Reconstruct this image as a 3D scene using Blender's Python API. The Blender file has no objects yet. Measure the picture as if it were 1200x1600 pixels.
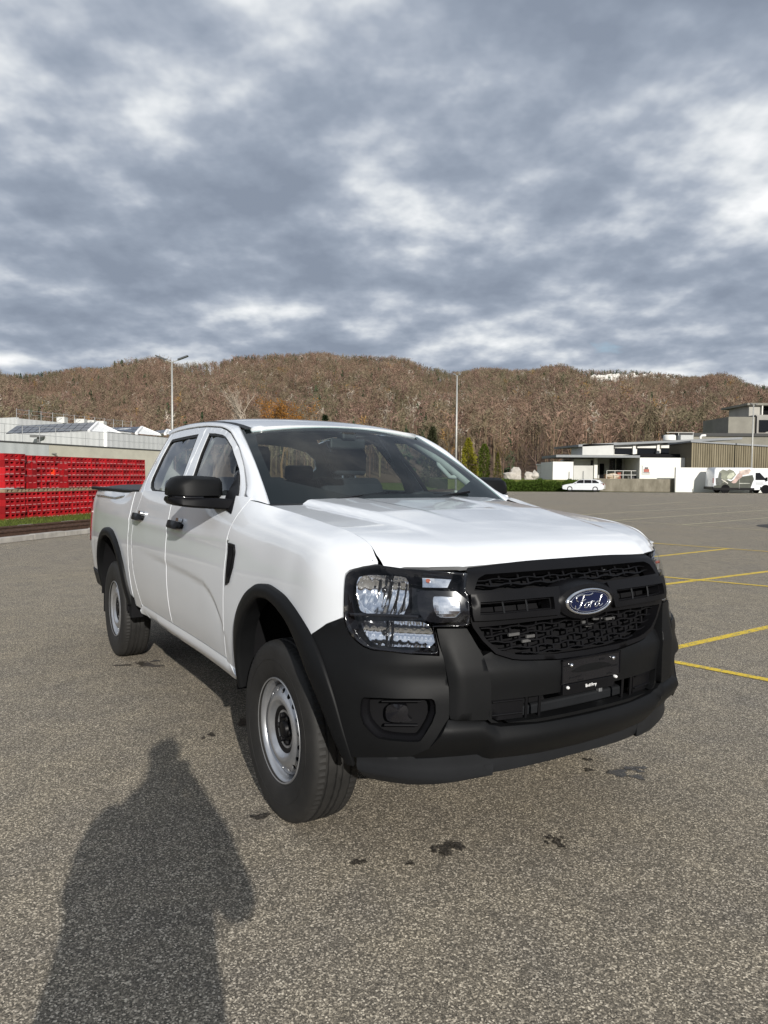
import bpy, bmesh, math, random
import numpy as np
from mathutils import Vector, Matrix
from mathutils.geometry import delaunay_2d_cdt
random.seed(7); RNG = np.random.default_rng(7)
SC = bpy.context.scene
COL = SC.collection

# ------------------------------------------------------------------ camera
FOC, PITCH, ROLL, EYE = 1150.9, .0496, .0076, 1.4601      # focal length in pixels of a 1200x1600 frame
_F = np.array([0, math.cos(PITCH), -math.sin(PITCH)])
_r = np.array([1., 0, 0]); _u = np.cross(_r, _F)
_R = math.cos(ROLL)*_r + math.sin(ROLL)*_u
_U = -math.sin(ROLL)*_r + math.cos(ROLL)*_u
cam_d = bpy.data.cameras.new('camera')
cam = bpy.data.objects.new('camera', cam_d); COL.objects.link(cam)
cam.matrix_world = Matrix(((_R[0], _U[0], -_F[0], 0), (_R[1], _U[1], -_F[1], 0), (_R[2], _U[2], -_F[2], EYE), (0, 0, 0, 1)))
cam_d.sensor_fit = 'VERTICAL'; cam_d.sensor_height = 36; cam_d.lens = 36*FOC/1600
cam_d.clip_start = .05; cam_d.clip_end = 6000
SC.camera = cam

# ------------------------------------------------------------------ sky, sun, exposure
SUN_AZ, SUN_EL = math.radians(164.7), math.radians(21.0)  # azimuth from +Y (view direction) clockwise to +X
to_sun = Vector((math.sin(SUN_AZ)*math.cos(SUN_EL), math.cos(SUN_AZ)*math.cos(SUN_EL), math.sin(SUN_EL)))
world = bpy.data.worlds.new('World'); SC.world = world; world.use_nodes = True
nt = world.node_tree; nt.nodes.clear()
def wn(t, **k):
    n = nt.nodes.new(t)
    for a, b in k.items(): setattr(n, a, b)
    return n
def wl(a, b): nt.links.new(a, b)
world.cycles.sampling_method = 'MANUAL'; world.cycles.sample_map_resolution = 512
w_out = wn('ShaderNodeOutputWorld'); w_bg = wn('ShaderNodeBackground'); w_bg.inputs['Strength'].default_value = .1
sky = wn('ShaderNodeTexSky', sky_type='NISHITA'); sky.sun_disc = False
sky.sun_elevation = SUN_EL; sky.sun_rotation = SUN_AZ
tc = wn('ShaderNodeTexCoord'); sep = wn('ShaderNodeSeparateXYZ'); wl(tc.outputs['Generated'], sep.inputs[0])
def wmath(op, a, b=None, clamp=False):
    n = wn('ShaderNodeMath', operation=op); n.use_clamp = clamp
    for i, x in enumerate((a, b)):
        if x is None: continue
        if isinstance(x, (int, float)): n.inputs[i].default_value = x
        else: wl(x, n.inputs[i])
    return n.outputs[0]
zz = wmath('ADD', wmath('MAXIMUM', sep.outputs['Z'], -.1), .27)
cmb = wn('ShaderNodeCombineXYZ')
wl(wmath('DIVIDE', sep.outputs['X'], zz), cmb.inputs[0]); wl(wmath('DIVIDE', sep.outputs['Y'], zz), cmb.inputs[1])
cmb.inputs[2].default_value = 3.7
def wvec(op, a, b):
    n = wn('ShaderNodeVectorMath', operation=op)
    for i, x in enumerate((a, b)):
        if isinstance(x, tuple): n.inputs[i].default_value = x
        else: wl(x, n.inputs[i])
    return n.outputs[0]
def wnoise(scale, detail, rough, vec, off, out='Fac'):
    n = wn('ShaderNodeTexNoise', noise_dimensions='2D'); n.inputs['Scale'].default_value = scale; n.inputs['Detail'].default_value = detail
    n.inputs['Roughness'].default_value = rough
    wl(wvec('ADD', vec, off), n.inputs['Vector']); return n.outputs[out]
def wramp(fac, stops):
    n = wn('ShaderNodeValToRGB'); e = n.color_ramp.elements
    while len(e) < len(stops): e.new(.5)
    for k, (p, c) in zip(e, stops): k.position = p; k.color = (*c, 1)
    wl(fac, n.inputs['Fac']); return n.outputs['Color']
# clouds seen as a layer overhead: slow swells, billows (cells of a warped smooth Voronoi), fine curl; relief lights their near upper sides
def cloud_body(vec):
    n = wn('ShaderNodeTexVoronoi', feature='SMOOTH_F1', voronoi_dimensions='2D'); n.normalize = True
    mid = wnoise(3.1, 5, .54, vec, (2.7, 6.9, 0)); bend = wvec('ADD', vec, wvec('MULTIPLY', wnoise(6., 1, .5, vec, (3, 3, 0), 'Color'), (.09, .09, 0)))
    for a, b in (('Scale', 4.6), ('Detail', 2.), ('Roughness', .5), ('Smoothness', .3)): n.inputs[a].default_value = b
    wl(bend, n.inputs['Vector'])
    swell = wnoise(1.25, 2, .5, vec, (4.3, 1.1, 0))
    return wmath('ADD', wmath('ADD', wmath('MULTIPLY', swell, .60), wmath('MULTIPLY', wmath('SUBTRACT', 1., n.outputs['Distance']), .26)), wmath('MULTIPLY', mid, .62)), mid
body, fine = cloud_body(cmb.outputs[0])
body2 = cloud_body(wvec('MULTIPLY', cmb.outputs[0], (.97, .97, 1)))[0]
relief = wmath('MULTIPLY', wmath('SUBTRACT', body, body2), .45)
cl_col = wramp(wmath('ADD', wmath('SUBTRACT', body, .305), relief), [(.28, (2.25, 2.65, 3.35)), (.40, (2.8, 3.25, 4.0)), (.48, (3.55, 4.0, 4.75)), (.555, (4.9, 5.3, 5.9)), (.63, (6.7, 7.0, 7.3)), (.73, (8.8, 8.9, 9.0))])
cover = wramp(wmath('ADD', wmath('MULTIPLY', wnoise(.8, 2, .6, cmb.outputs[0], (1.2, 8.4, 5)), .6), wmath('MULTIPLY', fine, .4)), [(.22, (0, 0, 0)), (.28, (1, 1, 1))])
wmix = wn('ShaderNodeMix', data_type='RGBA'); wl(cover, wmix.inputs['Factor'])
wl(sky.outputs[0], wmix.inputs['A']); wl(cl_col, wmix.inputs['B'])
wl(wmix.outputs['Result'], w_bg.inputs['Color']); wl(w_bg.outputs[0], w_out.inputs[0])
sun_d = bpy.data.lights.new('sun', 'SUN'); sun_d.energy = 4.4; sun_d.angle = math.radians(.53); sun_d.color = (1, .955, .88)
sun = bpy.data.objects.new('sun', sun_d); COL.objects.link(sun)
sun.rotation_euler = (-to_sun).to_track_quat('-Z', 'Y').to_euler()
SC.view_settings.view_transform = 'Standard'; SC.view_settings.look = 'None'
SC.cycles.caustics_reflective = False; SC.cycles.caustics_refractive = False
SC.view_settings.exposure = .17; SC.view_settings.gamma = 1; SC.view_settings.use_curve_mapping = False

# ------------------------------------------------------------------ helpers
def at(px, py, Y):            # a point of the place, Y metres ahead, seen at that spot of the photograph
    v = _F + _R*(px-600)/FOC - _U*(py-800)/FOC
    p = v*(Y/v[1]); return Vector((p[0], p[1], p[2]+EYE))
def ground_at(px, py, z=0.):
    v = _F + _R*(px-600)/FOC - _U*(py-800)/FOC
    p = v*((z-EYE)/v[2]); return Vector((p[0], p[1], z))

class N:                       # tiny node-tree helper
    def __init__(s, name):
        s.m = bpy.data.materials.new(name); s.m.use_nodes = True
        s.t = s.m.node_tree; s.t.nodes.clear()
        s.out = s.n('ShaderNodeOutputMaterial'); s.b = s.n('ShaderNodeBsdfPrincipled'); s.l(s.b.outputs[0], s.out.inputs[0])
    def n(s, t, **k):
        x = s.t.nodes.new(t)
        for a, b in k.items(): setattr(x, a, b)
        return x
    def l(s, a, b): s.t.links.new(a, b)
    def set(s, **k):
        for a, b in k.items():
            i = s.b.inputs[a.replace('_', ' ')]
            if hasattr(b, 'is_output'): s.l(b, i)
            else: i.default_value = (*b, 1) if isinstance(b, tuple) and len(b) == 3 else b
    def pos(s, scale=(1, 1, 1), kind='Position'):
        if kind == 'Position': o = s.n('ShaderNodeNewGeometry').outputs['Position']
        else: o = s.n('ShaderNodeTexCoord').outputs[kind]
        mp = s.n('ShaderNodeMapping'); mp.inputs['Scale'].default_value = scale; s.l(o, mp.inputs[0]); return mp.outputs[0]
    def noise(s, scale, detail=4, rough=.55, vec=None, dist=0, out='Fac'):
        x = s.n('ShaderNodeTexNoise'); x.inputs['Scale'].default_value = scale; x.inputs['Detail'].default_value = detail
        x.inputs['Roughness'].default_value = rough; x.inputs['Distortion'].default_value = dist
        if vec is not None: s.l(vec, x.inputs['Vector'])
        return x.outputs[out]
    def voro(s, scale, vec=None, feature='F1', out='Distance'):
        x = s.n('ShaderNodeTexVoronoi', feature=feature); x.inputs['Scale'].default_value = scale
        if vec is not None: s.l(vec, x.inputs['Vector'])
        return x.outputs[out]
    def ramp(s, fac, stops, interp='LINEAR'):
        x = s.n('ShaderNodeValToRGB'); e = x.color_ramp.elements; x.color_ramp.interpolation = interp
        while len(e) < len(stops): e.new(.5)
        for k, (p, c) in zip(e, stops):
            k.position = p; k.color = (*c, 1) if isinstance(c, tuple) else (c, c, c, 1)
        s.l(fac, x.inputs[0]); return x.outputs['Color']
    def mix(s, f, a, b, mode='MIX'):
        x = s.n('ShaderNodeMix', data_type='RGBA', blend_type=mode)
        for k, v in (('Factor', f), ('A', a), ('B', b)):
            if hasattr(v, 'is_output'): s.l(v, x.inputs[k])
            else: x.inputs[k].default_value = (*v, 1) if isinstance(v, tuple) else v
        return x.outputs['Result']
    def math(s, op, a, b=0.):
        x = s.n('ShaderNodeMath', operation=op)
        for i, v in enumerate((a, b)):
            if hasattr(v, 'is_output'): s.l(v, x.inputs[i])
            else: x.inputs[i].default_value = v
        return x.outputs[0]
    def bump(s, h, strength=.3, dist=.01):
        x = s.n('ShaderNodeBump'); x.inputs['Strength'].default_value = strength; x.inputs['Distance'].default_value = dist
        s.l(h, x.inputs['Height']); s.l(x.outputs[0], s.b.inputs['Normal'])
    def sepz(s, vec, ax='Z'):
        x = s.n('ShaderNodeSeparateXYZ'); s.l(vec, x.inputs[0]); return x.outputs[ax]

def plain(name, col, rough=.6, metal=0., var=.12, scale=8., coat=0., bump=0., bscale=60., spec=.5):
    """principled material with gentle procedural colour variation"""
    k = N(name); p = k.pos(kind='Object')
    f = k.noise(scale, 5, .6, p)
    lo = tuple(c*(1-var) for c in col); hi = tuple(min(1, c*(1+var)) for c in col)
    k.set(Base_Color=k.ramp(f, [(.3, lo), (.7, hi)]), Roughness=rough, Metallic=metal, Coat_Weight=coat, Specular_IOR_Level=spec)
    if bump: k.bump(k.noise(bscale, 3, .6, p), bump, .004)
    return k.m

def link(name, me, mat=None, parent=None, smooth=True):
    o = bpy.data.objects.new(name, me); COL.objects.link(o)
    if mat is not None and not me.materials: me.materials.append(mat)
    if smooth and len(me.polygons): me.polygons.foreach_set('use_smooth', np.ones(len(me.polygons), bool))
    if parent is not None: o.parent = parent
    return o
def mesh(name, V, Fc, mat=None, parent=None, smooth=False):
    me = bpy.data.meshes.new(name); me.from_pydata([tuple(map(float, v)) for v in V], [], [tuple(map(int, f)) for f in Fc]); me.update()
    return link(name, me, mat, parent, smooth)
def tag(o, label=None, cat=None, group=None, kind=None):
    if label: o['label'] = label
    if cat: o['category'] = cat
    if group: o['group'] = group
    if kind: o['kind'] = kind
    return o
def empty(name, loc=(0, 0, 0), rz=0.):
    o = bpy.data.objects.new(name, None); COL.objects.link(o); o.location = loc; o.rotation_euler = (0, 0, rz); o.empty_display_size = .2
    return o

class MB:                      # collects shapes into one mesh
    def __init__(s): s.v = []; s.f = []
    def add(s, V, Fc):
        b = len(s.v); s.v += [tuple(x) for x in V]; s.f += [tuple(i+b for i in f) for f in Fc]; return s
    def box(s, lo, hi, M=None):
        x0, y0, z0 = lo; x1, y1, z1 = hi
        V = [(x0, y0, z0), (x1, y0, z0), (x1, y1, z0), (x0, y1, z0), (x0, y0, z1), (x1, y0, z1), (x1, y1, z1), (x0, y1, z1)]
        if M is not None: V = [tuple(M @ Vector(v)) for v in V]
        return s.add(V, [(0, 3, 2, 1), (4, 5, 6, 7), (0, 1, 5, 4), (1, 2, 6, 5), (2, 3, 7, 6), (3, 0, 4, 7)])
    def cbox(s, c, size, M=None):
        return s.box(*[[c[i]+k*size[i]/2 for i in range(3)] for k in (-1, 1)], M)
    def tube(s, pts, r, n=8, cap=True):
        pts = [Vector(p) for p in pts]; rr = r if isinstance(r, (list, tuple)) else [r]*len(pts)
        V = []; Fc = []; up = None
        for i, p in enumerate(pts):
            t = (pts[min(i+1, len(pts)-1)]-pts[max(i-1, 0)]).normalized()
            if up is None: up = t.orthogonal().normalized()
            up = (up - t*up.dot(t)).normalized(); b = t.cross(up)
            for k in range(n):
                a = 2*math.pi*k/n; V.append(p+(up*math.cos(a)+b*math.sin(a))*rr[i])
        for i in range(len(pts)-1):
            for k in range(n): Fc.append((i*n+k, i*n+(k+1) % n, (i+1)*n+(k+1) % n, (i+1)*n+k))
        if cap: Fc += [tuple(range(n))[::-1], tuple((len(pts)-1)*n+k for k in range(n))]
        return s.add(V, Fc)
    def lathe(s, prof, n=32, axis='y', c=(0, 0, 0), cap=False):
        """prof: (radius, offset along axis)"""
        V = []; m = len(prof)
        for k in range(n):
            a = 2*math.pi*k/n; ca, sa = math.cos(a), math.sin(a)
            for r, h in prof:
                q = {'y': (r*ca, h, r*sa), 'z': (r*ca, r*sa, h), 'x': (h, r*ca, r*sa)}[axis]
                V.append((q[0]+c[0], q[1]+c[1], q[2]+c[2]))
        Fc = [(k*m+i, k*m+i+1, ((k+1) % n)*m+i+1, ((k+1) % n)*m+i) for k in range(n) for i in range(m-1)]
        if axis != 'y': Fc = [f[::-1] for f in Fc]
        if cap:
            Fc.append(tuple(k*m for k in range(n))); Fc.append(tuple(k*m+m-1 for k in range(n))[::-1])
        return s.add(V, Fc)
    def prism(s, poly, a, b, axis=2):
        """poly in the two other axes, extruded a..b along axis"""
        n = len(poly)
        def q(p, h):
            l = list(p); l.insert(axis, h); return tuple(l)
        V = [q(p, a) for p in poly]+[q(p, b) for p in poly]
        return s.add(V, [tuple(range(n))[::-1], tuple(range(n, 2*n))]+[(i, (i+1) % n, n+(i+1) % n, n+i) for i in range(n)])
    def grid(s, P):            # P[i][j] points
        a, b = len(P), len(P[0]); V = [p for r in P for p in r]
        return s.add(V, [(i*b+j, i*b+j+1, (i+1)*b+j+1, (i+1)*b+j) for i in range(a-1) for j in range(b-1)])
    def build(s, name, mat=None, parent=None, smooth=False, bevel=0., seg=2, fix=False):
        o = mesh(name, s.v, s.f, mat, parent, smooth)
        if fix:
            bm = bmesh.new(); bm.from_mesh(o.data); bmesh.ops.recalc_face_normals(bm, faces=bm.faces); bm.to_mesh(o.data); bm.free()
        if bevel:
            md = o.modifiers.new('bevel', 'BEVEL'); md.width = bevel; md.segments = seg; md.limit_method = 'ANGLE'; md.angle_limit = .6
        return o
def shade_angle(o, deg=35):
    me = o.data; me.polygons.foreach_set('use_smooth', np.ones(len(me.polygons), bool))
    bm = bmesh.new(); bm.from_mesh(me)
    for e in bm.edges:
        if len(e.link_faces) == 2 and e.calc_face_angle(0) > math.radians(deg): e.smooth = False
    bm.to_mesh(me); bm.free()
    return o
# ------------------------------------------------------------------ shared materials
def paint():
    k = N('white car paint'); p = k.pos(kind='Object')
    f = k.noise(3, 3, .5, p)
    k.set(Base_Color=k.ramp(f, [(.3, (.70, .725, .76)), (.7, (.73, .755, .79))]), Roughness=.28, Coat_Weight=1., Coat_Roughness=.03, Specular_IOR_Level=.5)
    k.bump(k.noise(420, 2, .5, p), .012, .002)
    return k.m
M_PAINT = paint()
def plastic(name, c, rough, bump=.08):
    k = N(name); p = k.pos(kind='Object'); f = k.noise(2.2, 5, .65, p); g = k.noise(700, 2, .5, p)
    k.set(Base_Color=k.ramp(f, [(.3, tuple(x*.8 for x in c)), (.7, tuple(x*1.2 for x in c))]), Roughness=k.math('ADD', k.math('MULTIPLY', f, .16), rough-.08), Specular_IOR_Level=.15)
    k.bump(g, bump, .001); return k.m
M_BLK = plastic('textured black bumper plastic', (.0055, .0058, .0064), .5)
M_TRIM = plastic('satin black trim', (.005, .005, .006), .42, .03)
M_GREY = plastic('dark grey valance plastic', (.014, .015, .017), .52)
M_DARK = plain('matt dark underside', (.008, .008, .009), .85, spec=.1)
M_GLOSSB = plain('gloss black', (.008, .008, .01), .12)
M_RUB = plastic('black window rubber', (.012, .012, .013), .5, .02)
def glass(name, tint, refl=1., rough=.0):
    k = N(name); k.t.nodes.remove(k.b)
    tr = k.n('ShaderNodeBsdfTransparent'); tr.inputs[0].default_value = (*tint, 1)
    gl = k.n('ShaderNodeBsdfGlossy'); gl.inputs['Roughness'].default_value = rough
    lw = k.n('ShaderNodeLayerWeight'); lw.inputs['Blend'].default_value = .5
    fr = k.math('ADD', k.math('MULTIPLY', k.math('POWER', lw.outputs['Facing'], 5.), .92), .055)
    mx = k.n('ShaderNodeMixShader'); k.l(k.math('MULTIPLY', fr, refl), mx.inputs[0]); k.l(tr.outputs[0], mx.inputs[1]); k.l(gl.outputs[0], mx.inputs[2])
    k.l(mx.outputs[0], k.out.inputs[0]); return k.m
M_WS = glass('windscreen glass', (.74, .84, .83), .95)
M_SIDE = glass('side window glass', (.74, .79, .77), 1.5)
M_LENS = glass('headlamp lens', (.94, .95, .96), .5)
M_CHROME = plain('chrome', (.72, .73, .75), .14, 1., .04)
def reflector():
    k = N('faceted lamp reflector'); p = k.pos(kind='Object'); 
    k.set(Base_Color=k.ramp(k.noise(30, 3, .6, p), [(.3, (.72, .73, .76)), (.6, (.96, .97, 1.0))]), Metallic=1., Roughness=.09)
    return k.m
M_REFL = reflector()
M_STEEL = plain('silver painted steel wheel', (.42, .43, .45), .32, .75, .1, 14)
def rubber():
    k = N('tyre rubber'); p = k.pos(kind='Object'); f = k.noise(6, 5, .65, p)
    k.set(Base_Color=k.ramp(f, [(.3, (.012, .0118, .0115)), (.75, (.026, .025, .024))]), Roughness=.68, Specular_IOR_Level=.35)
    k.bump(k.noise(160, 3, .6, p), .1, .002); return k.m
M_TYRE = rubber()
M_SEAT = plain('dark navy seat fabric', (.012, .014, .02), .85, bump=.2, bscale=300)
M_DASH = plain('black dashboard', (.012, .012, .013), .6)
M_LINER = plain('pale grey roof lining', (.42, .43, .41), .9)
M_AMBER = plain('amber lamp', (.26, .05, .02), .3)
M_RED = plain('red tail lamp', (.16, .004, .006), .15, coat=1.)
M_BLUE = plain('deep blue enamel', (.002, .006, .034), .25, coat=.2)
M_WHITE = plain('white print', (.8, .8, .8), .5)

# ------------------------------------------------------------------ ground
def asphalt(name='worn asphalt', wet=0.):
    k = N(name); p = k.pos()
    st = k.voro(200, p, out='Color'); st = k.sepz(st, 'X')
    st2 = k.sepz(k.voro(330, p, out='Color'), 'Y')
    big = k.noise(.35, 5, .6, p); mid = k.noise(3.5, 5, .62, p)
    c = k.ramp(st, [(.0, (.028, .027, .025)), (.38, (.085, .079, .070)), (.66, (.17, .158, .138)), (.86, (.40, .37, .32)), (1., (.80, .76, .68))])
    c2 = k.ramp(st2, [(.0, (.05, .047, .042)), (.55, (.17, .16, .14)), (1., (.42, .39, .34))])
    c = k.mix(.34, c, c2); c = k.mix(1., c, (1.20, 1.15, 1.06), 'MULTIPLY')
    c = k.mix(1., c, k.ramp(big, [(.3, (.93, .93, .95)), (.7, (1.10, 1.07, 1.0))]), 'MULTIPLY')
    c = k.mix(1., c, k.ramp(mid, [(.28, (.84, .84, .86)), (.72, (1.14, 1.12, 1.08))]), 'MULTIPLY')
    h = k.math('ADD', k.math('MULTIPLY', st, 1.), k.math('MULTIPLY', k.noise(55, 4, .7, p), .8))
    if wet:
        c = k.mix(1., c, (.26, .26, .27), 'MULTIPLY'); k.set(Roughness=.4)
    else: k.set(Roughness=.86, Specular_IOR_Level=.3)
    k.set(Base_Color=c); k.bump(h, .55, .006); return k.m
def grass_ground():
    k = N('meadow ground'); p = k.pos()
    f = k.noise(1.3, 8, .65, p); g = k.noise(14, 4, .7, p)
    c = k.mix(g, k.ramp(f, [(.3, (.05, .075, .015)), (.7, (.10, .13, .03))]), k.ramp(f, [(.35, (.08, .10, .02)), (.7, (.15, .14, .06))]))
    k.set(Base_Color=c, Roughness=.95, Specular_IOR_Level=.1); k.bump(g, .6, .05); return k.m
M_ASPH, M_GRASS = asphalt(), grass_ground()
KE = Vector((.258, .966, 0)).normalized(); KN = Vector((-KE.y, KE.x, 0)); K0 = Vector((-7.85, 15.01, 0))
def kp(t, d, z=0.): return K0+KE*t+KN*d+Vector((0, 0, z))
gr = mesh('ground', [(-2500, -2500, -.04), (2500, -2500, -.04), (2500, 2500, -.04), (-2500, 2500, -.04)], [(0, 1, 2, 3)], M_GRASS); tag(gr, kind='structure')
pl_ = [kp(-62, 0), kp(57, 0), Vector((60, 75.5, 0)), Vector((110, 76, 0)), Vector((110, -70, 0)), Vector((-25, -70, 0))]
lot = mesh('parking_lot', [tuple(p) for p in pl_], [tuple(range(len(pl_)))[::-1]], M_ASPH); tag(lot, kind='structure')
# painted lines
def yellow(name, c):
    k = N(name); p = k.pos(); w = k.noise(9, 6, .75, p); sp = k.sepz(k.voro(95, p, out='Color'), 'X')
    col_ = k.mix(k.ramp(k.math('ADD', k.math('MULTIPLY', w, .75), k.math('MULTIPLY', sp, .35)), [(.60, 0.), (.74, 1.)]), c, (.17, .16, .13))
    k.set(Base_Color=col_, Roughness=.7); k.bump(sp, .4, .004); return k.m
M_YEL, M_PALE = yellow('yellow road paint', (.74, .52, .03)), yellow('faded pale paint', (.45, .41, .25))
for (a, b), ea, eb, m_, w_ in [
    (((1057,1012),(1200,980)), 1.5, 6, M_YEL, .085), (((1055,1035),(1200,1063)), 1.2, 2.5, M_YEL, .085),
    (((1040,913),(1200,893)), 2, 9, M_YEL, .10), (((1040,902),(1200,916.5)), 3, 4, M_YEL, .09),
    (((1040,868),(1133,858)), 3, .2, M_YEL, .10), (((1036,850),(1200,862)), 3, 4, M_YEL, .08),
    (((913,804),(1105,793)), 4, 6, M_PALE, .11), (((962,813),(1168,799)), 2, 6, M_PALE, .12),
    (((986,815),(1186,828)), 3, 1, M_PALE, .10), (((1067,820),(1200,809)), 0, 6, M_PALE, .11),
    (((1005,789),(1060,785)), 2, 2, M_PALE, .12)]:
    A, B = ground_at(*a), ground_at(*b); d = (B-A).normalized(); A -= d*ea; B += d*eb; n = Vector((-d.y, d.x, 0))*w_/2
    zz_ = .003 if b[1] < a[1] else .005
    mesh('painted_line', [tuple(q+Vector((0, 0, zz_))) for q in (A-n, B-n, B+n, A+n)], [(0, 1, 2, 3)], m_, lot)
# tarred ring in the lot
C_ = Vector((12.95, 21.9, .005)); ri = MB()
ri.grid([[tuple(C_+Vector((math.cos(a), math.sin(a), 0))*r_) for a in np.linspace(0, 2*math.pi, 49)] for r_ in (1.66, 1.15)])
tar = ri.build('tar_patch', plain('tar seal', (.03, .028, .026), .8), lot)
# wet drips on the asphalt, soaking out at their edges
M_WET = asphalt('wet asphalt', 1)
_t = M_WET.node_tree; _n = _t.nodes; _at = _n.new('ShaderNodeAttribute'); _at.attribute_name = 'soak'
_nz = _n.new('ShaderNodeTexNoise'); _nz.inputs['Scale'].default_value = 55; _nz.inputs['Detail'].default_value = 4
_pos = _n.new('ShaderNodeNewGeometry'); _t.links.new(_pos.outputs['Position'], _nz.inputs['Vector'])
_ad = _n.new('ShaderNodeMath'); _ad.operation = 'ADD'; _t.links.new(_at.outputs['Fac'], _ad.inputs[0]); _t.links.new(_nz.outputs['Fac'], _ad.inputs[1])
_rp = _n.new('ShaderNodeMapRange'); _rp.inputs['From Min'].default_value = .72; _rp.inputs['From Max'].default_value = 1.15; _t.links.new(_ad.outputs[0], _rp.inputs['Value'])
_tr = _n.new('ShaderNodeBsdfTransparent'); _mx = _n.new('ShaderNodeMixShader'); _t.links.new(_rp.outputs[0], _mx.inputs[0]); _t.links.new(_tr.outputs[0], _mx.inputs[1])
_pb = next(q for q in _n if q.type == 'BSDF_PRINCIPLED'); _t.links.new(_pb.outputs[0], _mx.inputs[2]); _t.links.new(_mx.outputs[0], next(q for q in _n if q.type == 'OUTPUT_MATERIAL').inputs[0])
def blot(px, py, rx, ry, seed, n=1, sp=0.):
    rg = random.Random(seed); c = ground_at(px, py)
    for i in range(n):
        o = Vector((rg.uniform(-1, 1)*sp, rg.uniform(-1, 1)*sp*.8, 0)) if i else Vector()
        s_ = .85 if i == 0 else rg.uniform(.25, .6); ph = [rg.uniform(0, 6.28) for _ in range(4)]
        V = [tuple(c+o+Vector((0, 0, .002+.0003*i)))]; Fc = []
        for f in (.6, 1.0, 1.35):
            for k in range(22):
                a = 2*math.pi*k/22; r_ = f*.8*s_*(1+.28*math.sin(2*a+ph[0])+.22*math.sin(3*a+ph[1])+.16*math.sin(5*a+ph[2]))
                V.append(tuple(c+o+Vector((rx*r_*math.cos(a), ry*r_*math.sin(a), .002+.0003*i))))
        Fc += [(0, 1+k, 1+(k+1) % 22) for k in range(22)]
        Fc += [(1+22*q+k, 23+22*q+k, 23+22*q+(k+1) % 22, 1+22*q+(k+1) % 22) for q in (0, 1) for k in range(22)]
        st_ = mesh('wet_stain', V, Fc, M_WET, lot); at_ = st_.data.attributes.new('soak', 'FLOAT', 'POINT')
        at_.data.foreach_set('value', np.array([1.]+[.9]*22+[.45]*22+[0.]*22, np.float32))
for i, a in enumerate([(407,1276,.045,.05,1,2,.05),(697,1326,.05,.07,2,5,.07),(641,1349,.02,.025,3,1,0),(563,1347,.025,.03,4,2,.03),(872,1317,.03,.05,5,4,.06),(965,1208,.09,.05,6,6,.13),(918,1187,.03,.03,7,2,.05),(1003,1200,.03,.03,8,2,.05),(234,1040,.12,.06,9,6,.2),(380,1130,.05,.08,10,4,.12),(330,1148,.03,.04,11,3,.08)]): blot(*a)

# ------------------------------------------------------------------ hills with bare wood
SKY = [(-260,628),(-120,616),(0,617),(60,613),(110,609),(160,604),(200,599),(270,593),(330,590),(370,586),(440,581),(520,579),(600,579),(640,584),(665,592),(700,599),(740,597),(800,593),(860,591),(940,590),(1000,593),(1100,601),(1200,612),(1340,628),(1480,640)]
SX = np.array([a for a, b in SKY], float); SY = np.array([b for a, b in SKY], float)
def ridge_Y(px): return np.interp(px, [-200, 300, 560, 660, 720, 1000, 1400], [560, 620, 640, 700, 860, 940, 900])
def hz(px, t):      # height of the wooded slope at photo column px, t 0 foot .. 1 ridge
    px = np.asarray(px, float); Yr = ridge_Y(px); py = np.interp(px, SX, SY)
    e = ((800-py)/FOC-math.tan(PITCH))*.995-ROLL*(px-600)/FOC        # elevation slope of the skyline
    zr = EYE+Yr*e
    return zr*(t**1.05)+6*np.sin(px*.021+t*5)*np.sin(3.1*t)+4*np.sin(px*.05+2)*np.sin(3.1*t)
def hY(px, t): return 150+(ridge_Y(px)-150)*t
def hp_(px, t):
    Y = hY(px, t); return np.stack([Y*(np.asarray(px, float)-600)/FOC, Y, hz(px, t)], -1)
cols = np.linspace(-700, 1900, 131); rows_ = np.concatenate([np.linspace(0, 1, 26), [1.06, 1.2, 1.5]])
G_ = []
for t in rows_:
    P_ = hp_(cols, min(t, 1.0)*np.ones_like(cols))
    if t > 1:
        Y = hY(cols, t); P_ = np.stack([Y*(cols-600)/FOC, Y, hz(cols, np.ones_like(cols))-(t-1)*30], -1)
    G_.append(P_.tolist())
def litter():
    k = N('leaf litter'); p = k.pos(); f = k.noise(.05, 8, .7, p)
    k.set(Base_Color=k.ramp(f, [(.3, (.085, .060, .046)), (.7, (.15, .108, .080))]), Roughness=1., Specular_IOR_Level=0.); return k.m
hill = MB().grid(G_).build('hill', litter(), None, True, fix=True); tag(hill, kind='structure')
# rest of the valley's rim, beyond the picture
ring_ = []
for rr_ in (260, 420, 640, 760, 1000):
    ring_.append([(math.sin(a)*rr_, math.cos(a)*rr_, {260: -1, 420: 25, 640: 62, 760: 66, 1000: 40}[rr_]*(1+.25*math.sin(a*5+1)+.12*math.sin(a*11))) for a in np.linspace(math.radians(46), math.radians(314), 60)])
rim_ = MB().grid(ring_).build('hill', hill.data.materials[0], None, True, fix=True); tag(rim_, kind='structure')

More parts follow.
